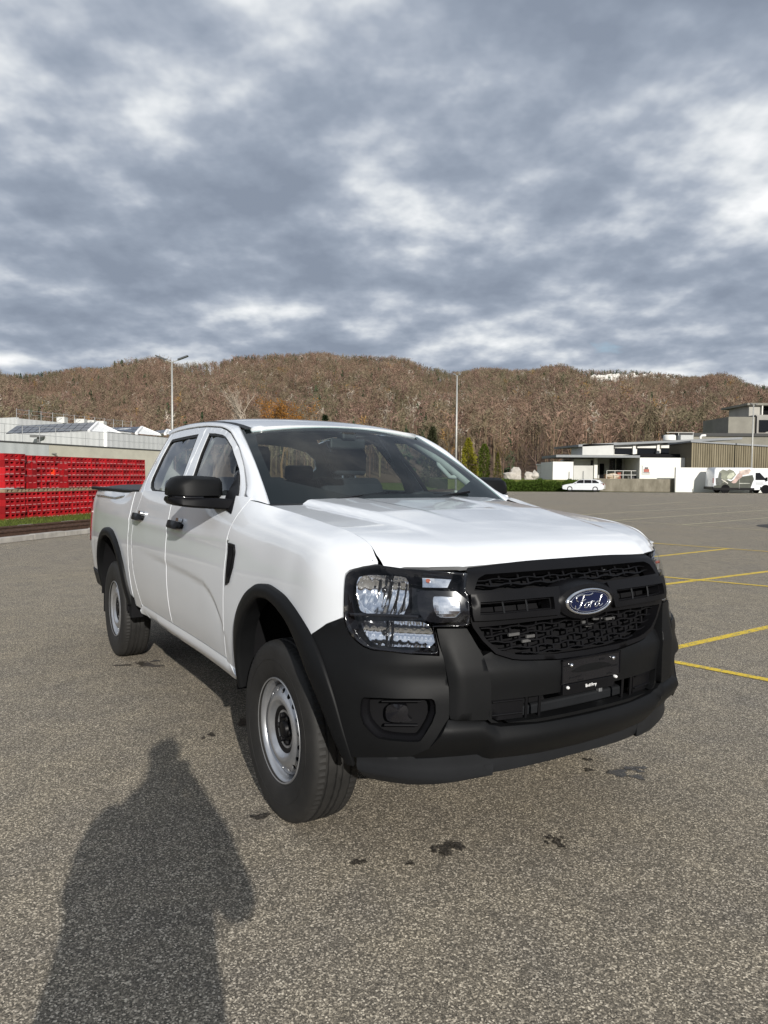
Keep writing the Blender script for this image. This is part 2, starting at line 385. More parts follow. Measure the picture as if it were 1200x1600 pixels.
def vcol_material(name, rough=.95, trans=0.):
    k = N(name); a = k.n('ShaderNodeAttribute'); a.attribute_name = 'tint'
    k.set(Base_Color=a.outputs['Color'], Roughness=rough, Specular_IOR_Level=.08)
    if trans:
        tr = k.n('ShaderNodeBsdfTranslucent'); k.l(a.outputs['Color'], tr.inputs[0]); mx = k.n('ShaderNodeMixShader'); mx.inputs[0].default_value = trans
        k.l(k.b.outputs[0], mx.inputs[1]); k.l(tr.outputs[0], mx.inputs[2]); k.l(mx.outputs[0], k.out.inputs[0])
    return k.m
M_WOOD = vcol_material('bare branches', .95, .3); M_LEAF = vcol_material('foliage', .8, .35)
def soup(name, V, tint, mat, parent=None, kind=None):   # V (n,3,3) triangles, tint (n,3)
    n = len(V); me = bpy.data.meshes.new(name)
    me.vertices.add(n*3); me.vertices.foreach_set('co', np.asarray(V, np.float32).ravel())
    me.loops.add(n*3); me.loops.foreach_set('vertex_index', np.arange(n*3, dtype=np.int32))
    me.polygons.add(n); me.polygons.foreach_set('loop_start', np.arange(0, n*3, 3, dtype=np.int32)); me.polygons.foreach_set('loop_total', np.full(n, 3, np.int32))
    at_ = me.attributes.new('tint', 'FLOAT_COLOR', 'POINT')
    c = np.ones((n*3, 4), np.float32); c[:, :3] = np.repeat(np.asarray(tint, np.float32), 3, 0); at_.data.foreach_set('color', c.ravel())
    me.update(); me.validate(); o = link(name, me, mat, parent, False)
    if kind: o['kind'] = kind
    return o
def tri_strip(A, B, w):      # thin triangles from A (base, width w) to B
    d = B-A; s_ = np.cross(d, RNG.normal(size=d.shape)); s_ /= np.linalg.norm(s_, axis=1, keepdims=True)+1e-9
    return np.stack([A-s_*w[:, None]/2, A+s_*w[:, None]/2, B], 1)
def bare_template(rg, ntw=58, spread=.23, low=.32):
    """unit-height leafless tree: trunk, limbs, fans of twigs"""
    T_ = []; L_ = []
    for a in (0, 2.1, 4.2):
        T_.append(tri_strip(np.array([[0, 0, 0.]]), np.array([[rg.normal()*.01, rg.normal()*.01, .93]]), np.array([.020]))[0]); L_.append(0)
    nl = 9; ends = []
    for i in range(nl):
        h0 = rg.uniform(low*.85, .80); a = rg.uniform(0, 6.28); ln = spread*(1.1-h0)*rg.uniform(.9, 1.5)
        e = np.array([math.cos(a)*ln, math.sin(a)*ln, h0+ln*rg.uniform(1.4, 2.6)]); e[2] = min(e[2], .99)
        T_.append(tri_strip(np.array([[0, 0, h0]]), e[None], np.array([.010]))[0]); L_.append(0); ends.append((np.array([0, 0, h0]), e))
    for i in range(ntw):
        b, e = ends[rg.integers(nl)]; q = b+(e-b)*rg.uniform(.35, 1.0)
        dv = np.array([rg.normal()*.8, rg.normal()*.8, rg.uniform(.2, 1.0)]); dv *= rg.uniform(.05, .11)/np.linalg.norm(dv)
        T_.append(tri_strip(q[None], (q+dv)[None], np.array([rg.uniform(.010, .024)]))[0]); L_.append(1)
    return np.array(T_), np.array(L_)
def conifer_template(rg, n=60, slim=.17):
    T_ = []; L_ = []
    for i in range(n):
        h0 = rg.uniform(.08, .97); a = rg.uniform(0, 6.28); ln = slim*(1.02-h0)*rg.uniform(.7, 1.15)+.012
        b = np.array([0, 0, h0]); e = np.array([math.cos(a)*ln, math.sin(a)*ln, h0-ln*rg.uniform(.1, .6)])
        T_.append(tri_strip(e[None]*1.0, b[None]+np.array([[0, 0, .03]]), np.array([.10*(1.1-h0)+.02]))[0]); L_.append(1)
    return np.array(T_), np.array(L_)
BT = [bare_template(RNG) for _ in range(7)]; CT = [conifer_template(RNG) for _ in range(3)]
def scatter(P, H, kind, cols_):
    Vs, Cs = [], []
    for ti, (tm, tl) in enumerate(BT+CT):
        m = kind == ti
        if not m.any(): continue
        p, h, c = P[m], H[m], cols_[m]; n = len(p); a = RNG.uniform(0, 6.28, n)
        ca, sa = np.cos(a)[:, None, None], np.sin(a)[:, None, None]; wd = RNG.uniform(.9, 1.35, n)[:, None, None]
        x, y, z = tm[None, ..., 0], tm[None, ..., 1], tm[None, ..., 2]
        q = np.stack([(x*ca-y*sa)*wd, (x*sa+y*ca)*wd, np.broadcast_to(z, (n,)+tm.shape[:2])], -1)*h[:, None, None, None]+p[:, None, None]
        cc = c[:, None]*np.where(tl == 0, .80, 1.05)[None, :, None]*RNG.uniform(.85, 1.15, (n, len(tl), 1))*1.42
        if ti < len(BT): cc = np.where((tl == 0)[None, :, None], cc*np.array([1.12, 1.10, 1.06]), cc)
        Vs.append(q.reshape(-1, 3, 3)); Cs.append(cc.reshape(-1, 3))
    return np.concatenate(Vs), np.concatenate(Cs)
nT = 30000
px_ = RNG.uniform(-380, 1600, nT); tt_ = RNG.uniform(0, 1, nT)**.75
px_[:3400] = RNG.uniform(-380, 1600, 3400); tt_[:3400] = RNG.uniform(.955, 1.0, 3400)          # denser wood along the ridge
P_ = hp_(px_, tt_)
cliff = (px_ > 868) & (px_ < 1050) & (tt_ > .85) & (tt_ < .965); keep = ~(cliff & (RNG.uniform(size=nT) < np.where(px_ > 920, .88, .6)))
gap_ = (px_ > 268) & (px_ < 345) & (tt_ > .90); keep &= ~(gap_ & (RNG.uniform(size=nT) < .45))
P_, px_, tt_ = P_[keep], px_[keep], tt_[keep]; nT = len(P_)
patch = np.sin(px_*.013+tt_*6)+np.sin(px_*.031-tt_*9+1)+.6*np.sin(px_*.07+tt_*17)
base = np.array([[.170,.120,.088],[.190,.128,.098],[.155,.125,.085],[.180,.140,.100],[.170,.112,.090],[.140,.120,.078]])
ix = np.clip(((patch+2.2)/4.4*6+RNG.normal(size=nT)*1.3).astype(int), 0, 5)
colr = base[ix]*RNG.uniform(.75, 1.3, (nT, 1))
colr = np.where((RNG.uniform(size=nT) < .015)[:, None], np.array([.24, .15, .06])*RNG.uniform(.8, 1.2, (nT, 1)), colr)
kind_ = RNG.integers(0, 7, nT); con = RNG.uniform(size=nT) < np.where(tt_ > .93, .16, .025)
con |= (px_ < 185) & (tt_ > .93) & (RNG.uniform(size=nT) < .35)
con |= (px_ > 880) & (tt_ > .82) & (RNG.uniform(size=nT) < .25)
pale_ = RNG.uniform(size=nT) < .022; colr = np.where(pale_[:, None], np.array([.34, .30, .25])*RNG.uniform(.8, 1.2, (nT, 1)), colr)
kind_ = np.where(con, 7+RNG.integers(0, 3, nT), kind_)
colr = np.where(con[:, None], np.array([.040, .056, .030])*RNG.uniform(.7, 1.4, (nT, 1)), colr)
Ht = RNG.uniform(8, 13, nT)*np.interp(px_, [600, 750], [1, 1.25]); Ht = np.where((px_ > 365) & (px_ < 640) & (tt_ > .93), Ht*1.15, Ht)
Ht = np.where((px_ > 180) & (px_ < 270) & (tt_ > .955), Ht*1.35, Ht)
v_, c_ = scatter(P_, Ht, kind_, colr)
fo = soup('hillside_forest', v_, c_, M_WOOD, None, 'stuff'); tag(fo, 'brown leafless wood covering the long hillside', 'forest')
# limestone cliff band
M_ROCK = plain('pale limestone', (.62, .60, .55), .9, 0, .2, .6, bump=.5, bscale=3)
def boulder(rg, size, mat, name, parent=None, loc=(0, 0, 0), sub=2):
    bm = bmesh.new(); bmesh.ops.create_icosphere(bm, subdivisions=sub, radius=1)
    ph = [rg.uniform(0, 6.28) for _ in range(6)]
    for v in bm.verts:
        c = v.co; k = 1+.22*math.sin(3*c.x+ph[0])*math.cos(2.6*c.y+ph[1])+.16*math.sin(5*c.z+ph[2])+.10*math.sin(8*c.x+6*c.y+ph[3])
        v.co = Vector((c.x*size[0]*k, c.y*size[1]*k, c.z*size[2]*k))
    me = bpy.data.meshes.new(name); bm.to_mesh(me); bm.free()
    o = link(name, me, mat, parent, False); o.location = loc; return o
cf = empty('cliff'); tag(cf, 'band of pale limestone cliff near the top of the right hillside', 'cliff')
rg = random.Random(5)
for k in range(34):
    px = rg.choice([rg.uniform(925, 1035), rg.uniform(925, 985), rg.uniform(870, 1045)]); t = .945-.02*abs(px-985)/60+rg.uniform(-.012, .012)
    p = hp_(np.array([px]), np.array([t]))[0]
    boulder(rg, (rg.uniform(4, 9), 4, rg.uniform(3.5, 7.5)), M_ROCK, 'rock_face', cf, (p[0], p[1]-6, p[2]+rg.uniform(1, 6)), 2)

# ------------------------------------------------------------------ trees of the middle distance
def bare_tree(name, px, py_top, Y, label, col_, z0=0., leaf=None, spread=.34, group=None, ntw=900, dens_l=0, cat='tree'):
    top = at(px, py_top, Y); H = top.z-z0; root = empty(name, (top.x, top.y, z0)); tag(root, label, cat, group)
    rg = np.random.default_rng(int(px*7+Y)); Tt = []; tw = []
    def grow(p, d, ln, r_, lev):
        segs = 3; pts = [p]
        for i in range(segs):
            d = d+rg.normal(size=3)*.13; d[2] += .08; d /= np.linalg.norm(d); pts.append(pts[-1]+d*ln/segs)
        Tt.append((pts, r_))
        if lev == 0: return
        for i in range(5 if lev > 1 else 6):
            f = rg.uniform(.35, 1.); q = pts[min(int(f*3), 2)]; q = q+(pts[min(int(f*3)+1, 3)]-q)*(f*3 % 1)
            a = rg.uniform(0, 6.28); nd = d*.75+np.array([math.cos(a), math.sin(a), .25])*spread*1.9; nd /= np.linalg.norm(nd)
            grow(q, nd, ln*rg.uniform(.42, .62), r_*.5, lev-1)
    grow(np.zeros(3), np.array([0, 0, 1.]), H*.62, H*.016, 3)
    zm = max(max(p[2] for p in pts) for pts, _ in Tt); kz = H/zm
    m_ = MB()
    for pts, r_ in Tt: m_.tube([tuple(p*kz) for p in pts], [r_, r_*.8, r_*.65, r_*.4], 4 if r_ < H*.01 else 6, False)
    k = N(name+' bark'); k.set(Base_Color=col_, Roughness=.95); m_.build('trunk', k.m, root)
    E = [np.array(p[-1])*kz for p, r_ in Tt if r_ < H*.005]+[np.array(p[-2])*kz for p, r_ in Tt if r_ < H*.005]
    E = np.array(E); idx = rg.integers(0, len(E), ntw); A = E[idx]+rg.normal(size=(ntw, 3))*H*.012
    D = rg.normal(size=(ntw, 3)); D[:, 2] += 1.; D /= np.linalg.norm(D, axis=1, keepdims=True); B = A+D*H*rg.uniform(.03, .08, (ntw, 1))
    tri = tri_strip(A, B, np.full(ntw, H*.0035)); tc_ = np.array(col_)[None]*rg.uniform(.7, 1.4, (ntw, 1))
    if dens_l:
        n2 = dens_l; q = E[rg.integers(0, len(E), n2)]+rg.normal(size=(n2, 3))*H*.03
        dl = rg.normal(size=(n2, 3)); dl *= H*.016/np.linalg.norm(dl, axis=1, keepdims=True)
        t2 = tri_strip(q, q+dl, np.full(n2, H*.013)); c2 = np.array(leaf)[None]*rg.uniform(.55, 1.5, (n2, 1))
        tri = np.concatenate([tri, t2]); tc_ = np.concatenate([tc_, c2])
    soup('crown', tri, tc_, M_WOOD, root); return root
def evergreen(name, px, py_top, Y, wpx, label, col_, z0=0., shape='cone', group=None, n=3000):
    top = at(px, py_top, Y); H = top.z-z0; W = wpx/FOC*Y/2; root = empty(name, (top.x, top.y, z0)); tag(root, label, 'tree', group)
    rg = np.random.default_rng(int(px)); h = rg.uniform(.03, 1, n); a = rg.uniform(0, 6.28, n)
    prof_ = (lambda q: (1-q)**.8*1.0+.04) if shape == 'cone' else (lambda q: np.where(q < .12, .75+q*2, np.minimum(1, (1.02-q)*3.2)**.6))
    lump = 1+.22*np.sin(a*5+h*22)+.14*np.sin(a*9-h*37); r_ = W*prof_(h)*lump*rg.uniform(.25, 1., n)**.4
    A = np.stack([np.cos(a)*r_, np.sin(a)*r_, h*H], 1); D = np.stack([np.cos(a), np.sin(a), rg.uniform(.1, 1.1, n)], 1)+rg.normal(size=(n, 3))*.45
    D *= (H*.045*rg.uniform(.6, 1.3, n))[:, None]/np.linalg.norm(D, axis=1, keepdims=True)
    tri = tri_strip(A, A+D, H*.02*rg.uniform(.7, 1.4, n)); cc = np.array(col_)[None]*rg.uniform(.45, 1.45, (n, 1))
    soup('crown', tri, cc, M_LEAF, root)
    MB().tube([(0, 0, 0), (0, 0, H*.8)], [H*.02, H*.005], 6).build('trunk', plain(name+' bark', (.08, .055, .04), .95), root); return root
TZ = 1.15      # terrace behind the retaining wall
evergreen('golden_conifer', 732, 686, 84, 40, 'golden green conifer beside the middle lamp post', (.27, .25, .03), 0)
evergreen('columnar_thuja', 757, 694, 80, 15, 'narrow dark green columnar conifer beside the golden one', (.095, .13, .02), TZ, 'col')
evergreen('small_spruce', 778, 708, 78, 14, 'small yellowish shrub conifer right of the columnar one', (.12, .12, .025), TZ, 'cone', n=1400)
evergreen('dark_spruce', 508, 650, 120, 20, 'small dark spruce seen over the truck roof', (.03, .045, .02), 0)
evergreen('dark_spruce', 676, 668, 110, 34, 'dark spruce above the truck windscreen corner', (.06, .065, .035), 0)
bare_tree('autumn_tree', 441, 620, 110, 'tree with orange autumn leaves behind the truck roof', (.17, .10, .05), 0, (.32, .145, .03), .42, None, 700, 3000)
bare_tree('bare_birch', 412, 606, 108, 'pale bare birch left of the orange tree', (.40, .34, .28), 0, None, .28, None, 350)
for i, (px, py, Y, c, lb) in enumerate([
    (800, 700, 84, (.13, .10, .075), 'grey brown bare tree behind the boulders'),
    (822, 688, 90, (.12, .085, .062), 'bare brown tree behind the hedge, left of the white shed'),
    (842, 676, 96, (.15, .10, .078), 'taller bare brown tree above the small white hut'),
    (864, 690, 100, (.13, .095, .07), 'bare tree behind the left corner of the white shed'),
    (784, 684, 98, (.16, .115, .085), 'bare reddish tree right of the columnar conifer'),
    (700, 668, 105, (.14, .11, .075), 'bare tree left of the middle lamp post'),
    (905, 690, 104, (.16, .13, .06), 'bare yellowish tree above the shed roof')]):
    bare_tree('bare_tree', px, py, Y, lb, c, TZ if px > 760 else 0, (.20, .15, .05), .36, 'bare trees behind the lot', 800, 700 if px in (905, 784) else 150)
rg = random.Random(11)
for i, (px, w, h, lb) in enumerate([(797, .75, .55, 'broad grey boulder by the truck mirror'), (806, .55, .85, 'tall pointed pale boulder beside the hedge'), (826, .55, .5, 'low pale boulder left of the bare tree trunk'), (835, .5, .62, 'rounded pale boulder nearest the small hut')]):
    p = at(px, 749, 76.5); tag(boulder(rg, (w, w*.8, h), plain('boulder stone', (.42, .39, .35), .95, 0, .25, 2, bump=.4, bscale=9), 'boulder', None, (p.x, p.y, TZ+h*.55)), lb, 'boulder', 'boulders on the bank')

# ------------------------------------------------------------------ left: kerb, siding, crates, halls
M_CONC = plain('weathered concrete', (.30, .285, .25), .9, 0, .3, 3, bump=.4, bscale=40)
M_KERB = plain('kerb granite', (.34, .32, .29), .9, 0, .25, 5, bump=.3, bscale=50)
kerb = empty('kerb', kp(0, 0)); tag(kerb, 'long concrete kerb along the left edge of the lot', 'kerb')
for k in range(-8, 46):
    a, b = kp(k, 0)-K0, kp(k+.985, 0)-K0
    q = KN*.16; h = Vector((0, 0, .12+.008*math.sin(k*2.3)))
    MB().add([a, b, b+q, a+q, a+h, b+h, b+q+h, a+q+h], [(0, 3, 2, 1), (4, 5, 6, 7), (0, 1, 5, 4), (1, 2, 6, 5), (2, 3, 7, 6), (3, 0, 4, 7)]).build('kerb_stone', M_KERB, kerb, bevel=.012, fix=True)
ballast = mesh('ballast', [tuple(kp(t, d, .03)) for t, d in ((-60, .16), (70, .16), (70, 2.35), (-60, 2.35))], [(0, 1, 2, 3)], None); tag(ballast, kind='structure')
kb = N('brown ballast'); p = kb.pos(); kb.set(Base_Color=kb.ramp(kb.sepz(kb.voro(26, p, out='Color'), 'X'), [(0, (.06, .045, .032)), (.6, (.15, .115, .08)), (1, (.30, .25, .19))]), Roughness=.95); kb.bump(kb.voro(26, p), .8, .03); ballast.data.materials.append(kb.m)
M_RUST = plain('rusty rail steel', (.075, .042, .028), .85, .2, .4, 12, bump=.3)
for d, lb in ((.75, 'rusty rail nearest the kerb'), (1.75, 'rusty rail nearest the grass')):
    r_ = MB()
    for o0, o1, z0, z1 in ((-.06, .06, .03, .05), (-.012, .012, .05, .14), (-.035, .035, .14, .18)):
        V = [kp(t, d+o, z) for t, o, z in ((-20, o0, z0), (60, o0, z0), (60, o1, z0), (-20, o1, z0), (-20, o0, z1), (60, o0, z1), (60, o1, z1), (-20, o1, z1))]
        r_.add(V, [(0, 3, 2, 1), (4, 5, 6, 7), (0, 1, 5, 4), (1, 2, 6, 5), (2, 3, 7, 6), (3, 0, 4, 7)])
    tag(r_.build('rail', M_RUST, None, fix=True), lb, 'rail')
edge_ = MB()
ed_ = empty('gravel_edge', kp(0, 2.3)); tag(ed_, 'pale stone edging between the rails and the grass', 'edging')
rg = random.Random(4)
for k in range(-10, 70):
    a = kp(k*.55, 2.3)-kp(0, 2.3); b = kp(k*.55+.52, 2.3)-kp(0, 2.3); q = KN*(.18+rg.uniform(-.03, .03)); h = Vector((0, 0, .10+rg.uniform(-.02, .025)))
    MB().add([a, b, b+q, a+q, a+h, b+h, b+q+h, a+q+h], [(0, 3, 2, 1), (4, 5, 6, 7), (0, 1, 5, 4), (1, 2, 6, 5), (2, 3, 7, 6), (3, 0, 4, 7)]).build('edging_stone', M_KERB, ed_, bevel=.02, fix=True)
lawn = mesh('lawn', [tuple(kp(t, d, .05)) for t, d in ((-60, 2.4), (70, 2.4), (70, 24), (-60, 24))], [(0, 1, 2, 3)], M_GRASS); tag(lawn, kind='structure')
n = 14000; tt = RNG.uniform(-3, 16, n); dd = RNG.uniform(2.45, 5.1, n)
A = np.array([K0.x, K0.y, .04])+tt[:, None]*np.array(KE)+dd[:, None]*np.array(KN); D = RNG.normal(size=(n, 3))*np.array([.04, .04, .02])+np.array([0, 0, .085])
gb = soup('grass', tri_strip(A, A+D, np.full(n, .018)), np.array([.10, .125, .028])*RNG.uniform(.5, 1.6, (n, 1)), M_LEAF, None, 'stuff'); tag(gb, 'short mown grass in front of the crates', 'grass')

# red crates: 4 high, pallets, 5 high
def red_plastic(name, c):
    k = N(name); oi = k.n('ShaderNodeObjectInfo'); v = k.ramp(oi.outputs['Random'], [(0, tuple(x*.5 for x in c)), (1, tuple(min(1, x*1.2) for x in c))])
    k.set(Base_Color=v, Roughness=.42, Specular_IOR_Level=.4); return k.m
M_CR, M_CR2 = red_plastic('red crate plastic', (.40, .011, .016)), red_plastic('orange crate plastic', (.85, .06, .012)); M_PRINT = plain('pale pink crate print', (.72, .30, .30), .5)
CW, CH, CD = .199, .205, .30
def crate_mesh(kind):
    m_ = MB(); w, h = CW/2, CH
    if kind == 0:
        m_.box((-w, 0, .004), (-w+.030, .02, h)); m_.box((w-.030, 0, .004), (w, .02, h))
        m_.box((-w+.030, .002, .165), (w-.030, .02, h-.004)); m_.box((-w+.030, .004, .012), (w-.030, .02, .108))
        for x in (-.035, 0, .035): m_.box((x-.006, 0, .03), (x+.006, .004, .105))
        m_.box((-w-.002, -.006, .188), (w+.002, .0, h))
    else:
        m_.box((-w, 0, .004), (-w+.022, .02, h)); m_.box((w-.022, 0, .004), (w, .02, h)); m_.box((-w+.022, .002, .17), (w-.022, .02, h)); m_.box((-w+.022, .002, .004), (w-.022, .02, .03))
        for x in (-.05, -.017, .017, .05): m_.box((x-.009, .003, .03), (x+.009, .016, .17))
    m_.box((-w, .02, .004), (-w+.012, CD, h)); m_.box((w-.012, .02, .004), (w, CD, h)); m_.box((-w+.012, CD-.012, .004), (w-.012, CD, h)); m_.box((-w+.012, .02, .004), (w-.012, CD-.012, .016))
    nr = len(m_.f)
    if kind == 0: m_.box((-.062, -.003, .018), (.062, .004, .036))
    else: m_.box((-.05, -.003, .178), (.05, .002, .192))
    me = bpy.data.meshes.new('crate'); me.from_pydata(m_.v, [], m_.f); me.materials.append(M_CR); me.materials.append(M_PRINT)
    for i in range(nr, len(m_.f)): me.polygons[i].material_index = 1
    return me
cm = [crate_mesh(0), crate_mesh(1)]; cm2 = cm[0].copy(); cm2.materials[0] = M_CR2
ang = math.atan2(KE.y, KE.x)
T0, ncol, DC = 5.1, 38, 4.95
rg = random.Random(2)
ORD = 'first second third fourth fifth sixth seventh eighth ninth tenth eleventh twelfth thirteenth fourteenth fifteenth sixteenth seventeenth eighteenth nineteenth twentieth'.split()
ORD += ['twenty-'+q for q in ORD[:9]]+['thirtieth']+['thirty-'+q for q in ORD[:9]]
def col_px(p): return 600+FOC*p.x/p.y
C_FIRST = next(c for c in range(ncol) if col_px(kp(T0+(c+.5)*CW*1.03, DC)) > 0)
for c in range(C_FIRST, ncol):
    t = T0+(c+.5)*CW*1.03; near = c < 6
    for r_ in range(9):
        if r_ < 4 and c > 27: continue
        low = r_ < 4; z = .05+(r_*CH if low else 4*CH+.10+(r_-4)*CH)+(.03 if near and not low else 0)
        turned = (not low) and r_ < 8 and (c in (6, 7, 8, 14, 15)); org = (c == 12 and r_ == 6)
        o = bpy.data.objects.new('crate', cm2 if org else cm[1 if turned else 0]); COL.objects.link(o)
        o.location = kp(t+rg.uniform(-.003, .003), DC+(-.10 if near else 0)+rg.uniform(-.022, .022), z); o.rotation_euler = (0, 0, ang+rg.uniform(-.02, .02))
        col_i = c-C_FIRST; row_ = 8-r_ if not low else 3-r_
        where = '%s row down, %s column from the left' % (ORD[row_], ORD[col_i])
        if org: tag(o, 'bright orange red crate in the upper tier of the crate wall', 'crate')
        elif turned: tag(o, 'slatted turned red crate, upper tier, '+where, 'crate', 'turned crates')
        elif low: tag(o, 'red crate, lower tier, '+where, 'crate', 'lower tier of crates')
        else: tag(o, 'red crate, upper tier, '+where, 'crate', 'upper tier of crates')
M_PALW = plain('grey pallet wood', (.24, .18, .12), .9, 0, .3, 9)
pm = MB(); pw = CW*1.03*2
pm.box((0, 0, 0), (pw-.01, CD, .015)); pm.box((0, 0, .08), (pw-.01, CD, .095))
for x in (0, pw/2-.045, pw-.09): pm.box((x, 0, .015), (x+.08, CD, .08))
pme = bpy.data.meshes.new('pallet'); pme.from_pydata(pm.v, [], pm.f); pme.materials.append(M_PALW)
for c in range(C_FIRST//2, ncol//2):
    o = bpy.data.objects.new('pallet', pme); COL.objects.link(o); o.location = kp(T0+c*pw, DC+(-.10 if c < 3 else 0)-.01, .05+4*CH+.002); o.rotation_euler = (0, 0, ang)
    tag(o, 'grey wooden pallet between the tiers of red crates, %s from the left' % ORD[c-C_FIRST//2], 'pallet', 'pallets in the crate wall')

def wall_quad(P, Q, z0, z1, th=.25):   # box wall from P to Q (plan), facing the viewer
    d = Vector((Q[0]-P[0], Q[1]-P[1], 0)); n = Vector((-d.y, d.x, 0)).normalized()
    if n.y < 0: n = -n
    a, b = Vector((P[0], P[1], z0)), Vector((Q[0], Q[1], z0)); u = Vector((0, 0, z1-z0)); q = n*th
    return [a, b, b+q, a+q, a+u, b+u, b+q+u, a+q+u], [(0, 3, 2, 1), (4, 5, 6, 7), (0, 1, 5, 4), (1, 2, 6, 5), (2, 3, 7, 6), (3, 0, 4, 7)]
def corr(name, c, scale, dirv, rough=.5, metal=0., depth=.16):     # ribbed cladding
    k = N(name); p = k.pos(); dp = k.n('ShaderNodeVectorMath', operation='DOT_PRODUCT'); k.l(p, dp.inputs[0]); dp.inputs[1].default_value = tuple(dirv)
    w = k.math('SINE', k.math('MULTIPLY', dp.outputs['Value'], scale)); st = k.noise(.6, 6, .7, k.pos((1, 1, .12)))
    k.set(Base_Color=k.ramp(st, [(.3, tuple(x*.82 for x in c)), (.7, c)]), Roughness=rough, Metallic=metal); k.bump(w, depth, .05); return k.m
# tall white hall behind
cA, cB, cC = at(165, 674, 60), at(-40, 681.5, 69), at(262, 683, 68.5)
hall = empty('industrial_hall', (cA.x, cA.y, 0)); tag(hall, 'white ribbed metal hall with rooftop solar panels behind the crates', 'building')
o0 = Vector((cA.x, cA.y, 0))
dirL = (cA-cB).normalized(); dirR = (cC-cA).normalized()
M_HALL = corr('white ribbed cladding', (.62, .63, .63), 9., dirL); M_HALL2 = corr('white ribbed cladding side', (.60, .61, .61), 9., dirR)
zt = 4.85
V, Fc = wall_quad(cB-o0, Vector((0, 0, 0)), 0, zt); MB().add(V, Fc).build('wall', M_HALL, hall, fix=True)
V, Fc = wall_quad(Vector((.02, .05, 0)), cC-o0, 0, zt-.05); MB().add(V, Fc).build('wall', M_HALL2, hall, fix=True)
MB().add([(cB.x-o0.x, cB.y-o0.y, zt), (0, 0, zt), (cC.x-o0.x, cC.y-o0.y, zt-.05), (cC.x-o0.x-18, cC.y-o0.y+10, zt-.05)], [(0, 1, 2, 3)]).build('roof', plain('grey roof felt', (.22, .22, .22), .9), hall)
V, Fc = wall_quad(Vector((-.12, -.12, 0)), Vector((.12, -.06, 0)), 0, zt+.03, .2); MB().add(V, Fc).build('corner_strip', plain('white sheet metal', (.75, .76, .76), .5), hall, fix=True)
q0, q1 = at(140, 690, 61.2)-o0, at(143.5, 690, 61)-o0
V, Fc = wall_quad((q0.x, q0.y-.12), (q1.x, q1.y-.12), 0, zt, .12); MB().add(V, Fc).build('downpipe', plain('pale pipe', (.74, .75, .75), .5), hall, fix=True)
# sawtooth rooflights with solar panels
M_PV = plain('solar cells', (.010, .014, .028), .12, .0, .25, 1.5); M_PVF = plain('aluminium frame', (.55, .56, .57), .4, .6)
def sawtooth(pts, Y0, Y1, nu, nv, rise=.0):
    (a, b, c, d) = pts                       # bottom-left, top-left, top-right, bottom-right in the photograph
    A, B, Cc, D_ = at(*a, Y0+4), at(*b, Y0+6.5), at(*c, Y1+2.5), at(*d, Y1)
    A, B, Cc, D_ = [q-o0 for q in (A, B, Cc, D_)]
    nrm_ = (D_-A).cross(B-A).normalized();
    if nrm_.y > 0: nrm_ = -nrm_
    so = MB().add([A, D_, Cc, B], [(0, 1, 2, 3)]).add([D_, Cc, Cc+Vector((0, 3.2, 0))*0+(Cc-D_).cross(Vector((0, 0, 1))).normalized()*0+Vector((1.6, 1.2, D_.z-Cc.z))], [(0, 1, 2)]).build('rooflight', plain('white rooflight', (.72, .73, .73), .5), hall)
    e = .04
    for i in range(nu):
        for j in range(nv):
            def P2(u, v): return (A*(1-u)+D_*u)*(1-v)+(B*(1-u)+Cc*u)*v+nrm_*.08
            u0, u1 = (i+e)/nu*.985, (i+1-e)/nu*.985; v0, v1 = (j+e)/nv*.97+.01, (j+1-e)/nv*.97+.01
            MB().add([P2(u0, v0), P2(u1, v0), P2(u1, v1), P2(u0, v1)]+[P2(u0, v0)-nrm_*.05, P2(u1, v0)-nrm_*.05, P2(u1, v1)-nrm_*.05, P2(u0, v1)-nrm_*.05], [(0, 1, 2, 3), (0, 4, 5, 1), (1, 5, 6, 2), (2, 6, 7, 3), (3, 7, 4, 0)]).build('solar_panel', M_PV, so)
    tw_ = .16
    MB().tube([D_, Cc], tw_, 4).tube([Cc, Cc+Vector((1.6, 1.2, D_.z-Cc.z))], tw_*.8, 4).build('verge', plain('white verge', (.78, .78, .78), .5), so)
sawtooth(((9, 678.5), (27, 666), (153, 660.5), (139, 674)), 63, 62, 11, 3)
sawtooth(((166, 672), (174, 669.5), (222, 667.5), (213, 677.5)), 66, 66, 7, 2)
sawtooth(((236, 676), (242, 674), (262, 672), (258, 678)), 68, 68, 2, 2)
# left upper block
b0, b1, b2 = at(-60, 657, 84), at(26, 652, 80), at(205, 668, 98)
blk = empty('upper_hall', (b1.x, b1.y, 0)); tag(blk, 'taller pale hall block at the left frame edge behind the solar roof', 'building'); ob_ = Vector((b1.x, b1.y, 0))
V, Fc = wall_quad(b0-ob_, Vector((0, 0, 0)), 0, b1.z); MB().add(V, Fc).build('wall', M_HALL, blk, fix=True)
V, Fc = wall_quad(Vector((.02, .05, 0)), b2-ob_, 0, b1.z-.1); MB().add(V, Fc).build('wall', M_HALL2, blk, fix=True)
for k in range(12):
    f = k/11; q = (b2-ob_)*f; MB().tube([(q.x, q.y, b1.z-.1), (q.x, q.y, b1.z+.95)], .03, 4).build('railing_post', M_PVF, blk)
for h in (.5, .95): MB().tube([(0, 0, b1.z-.1+h), (b2.x-ob_.x, b2.y-ob_.y, b1.z-.1+h)], .022, 4).build('railing_bar', M_PVF, blk)
for k, f in enumerate((.32, .48, .58, .66)):
    q = (b2-ob_)*f; MB().cbox((q.x, q.y+1, b1.z+.2), (.9+.3*(k % 2), 1, .7)).build('roof_vent', plain('roof vent metal', (.6, .6, .58), .5), blk)
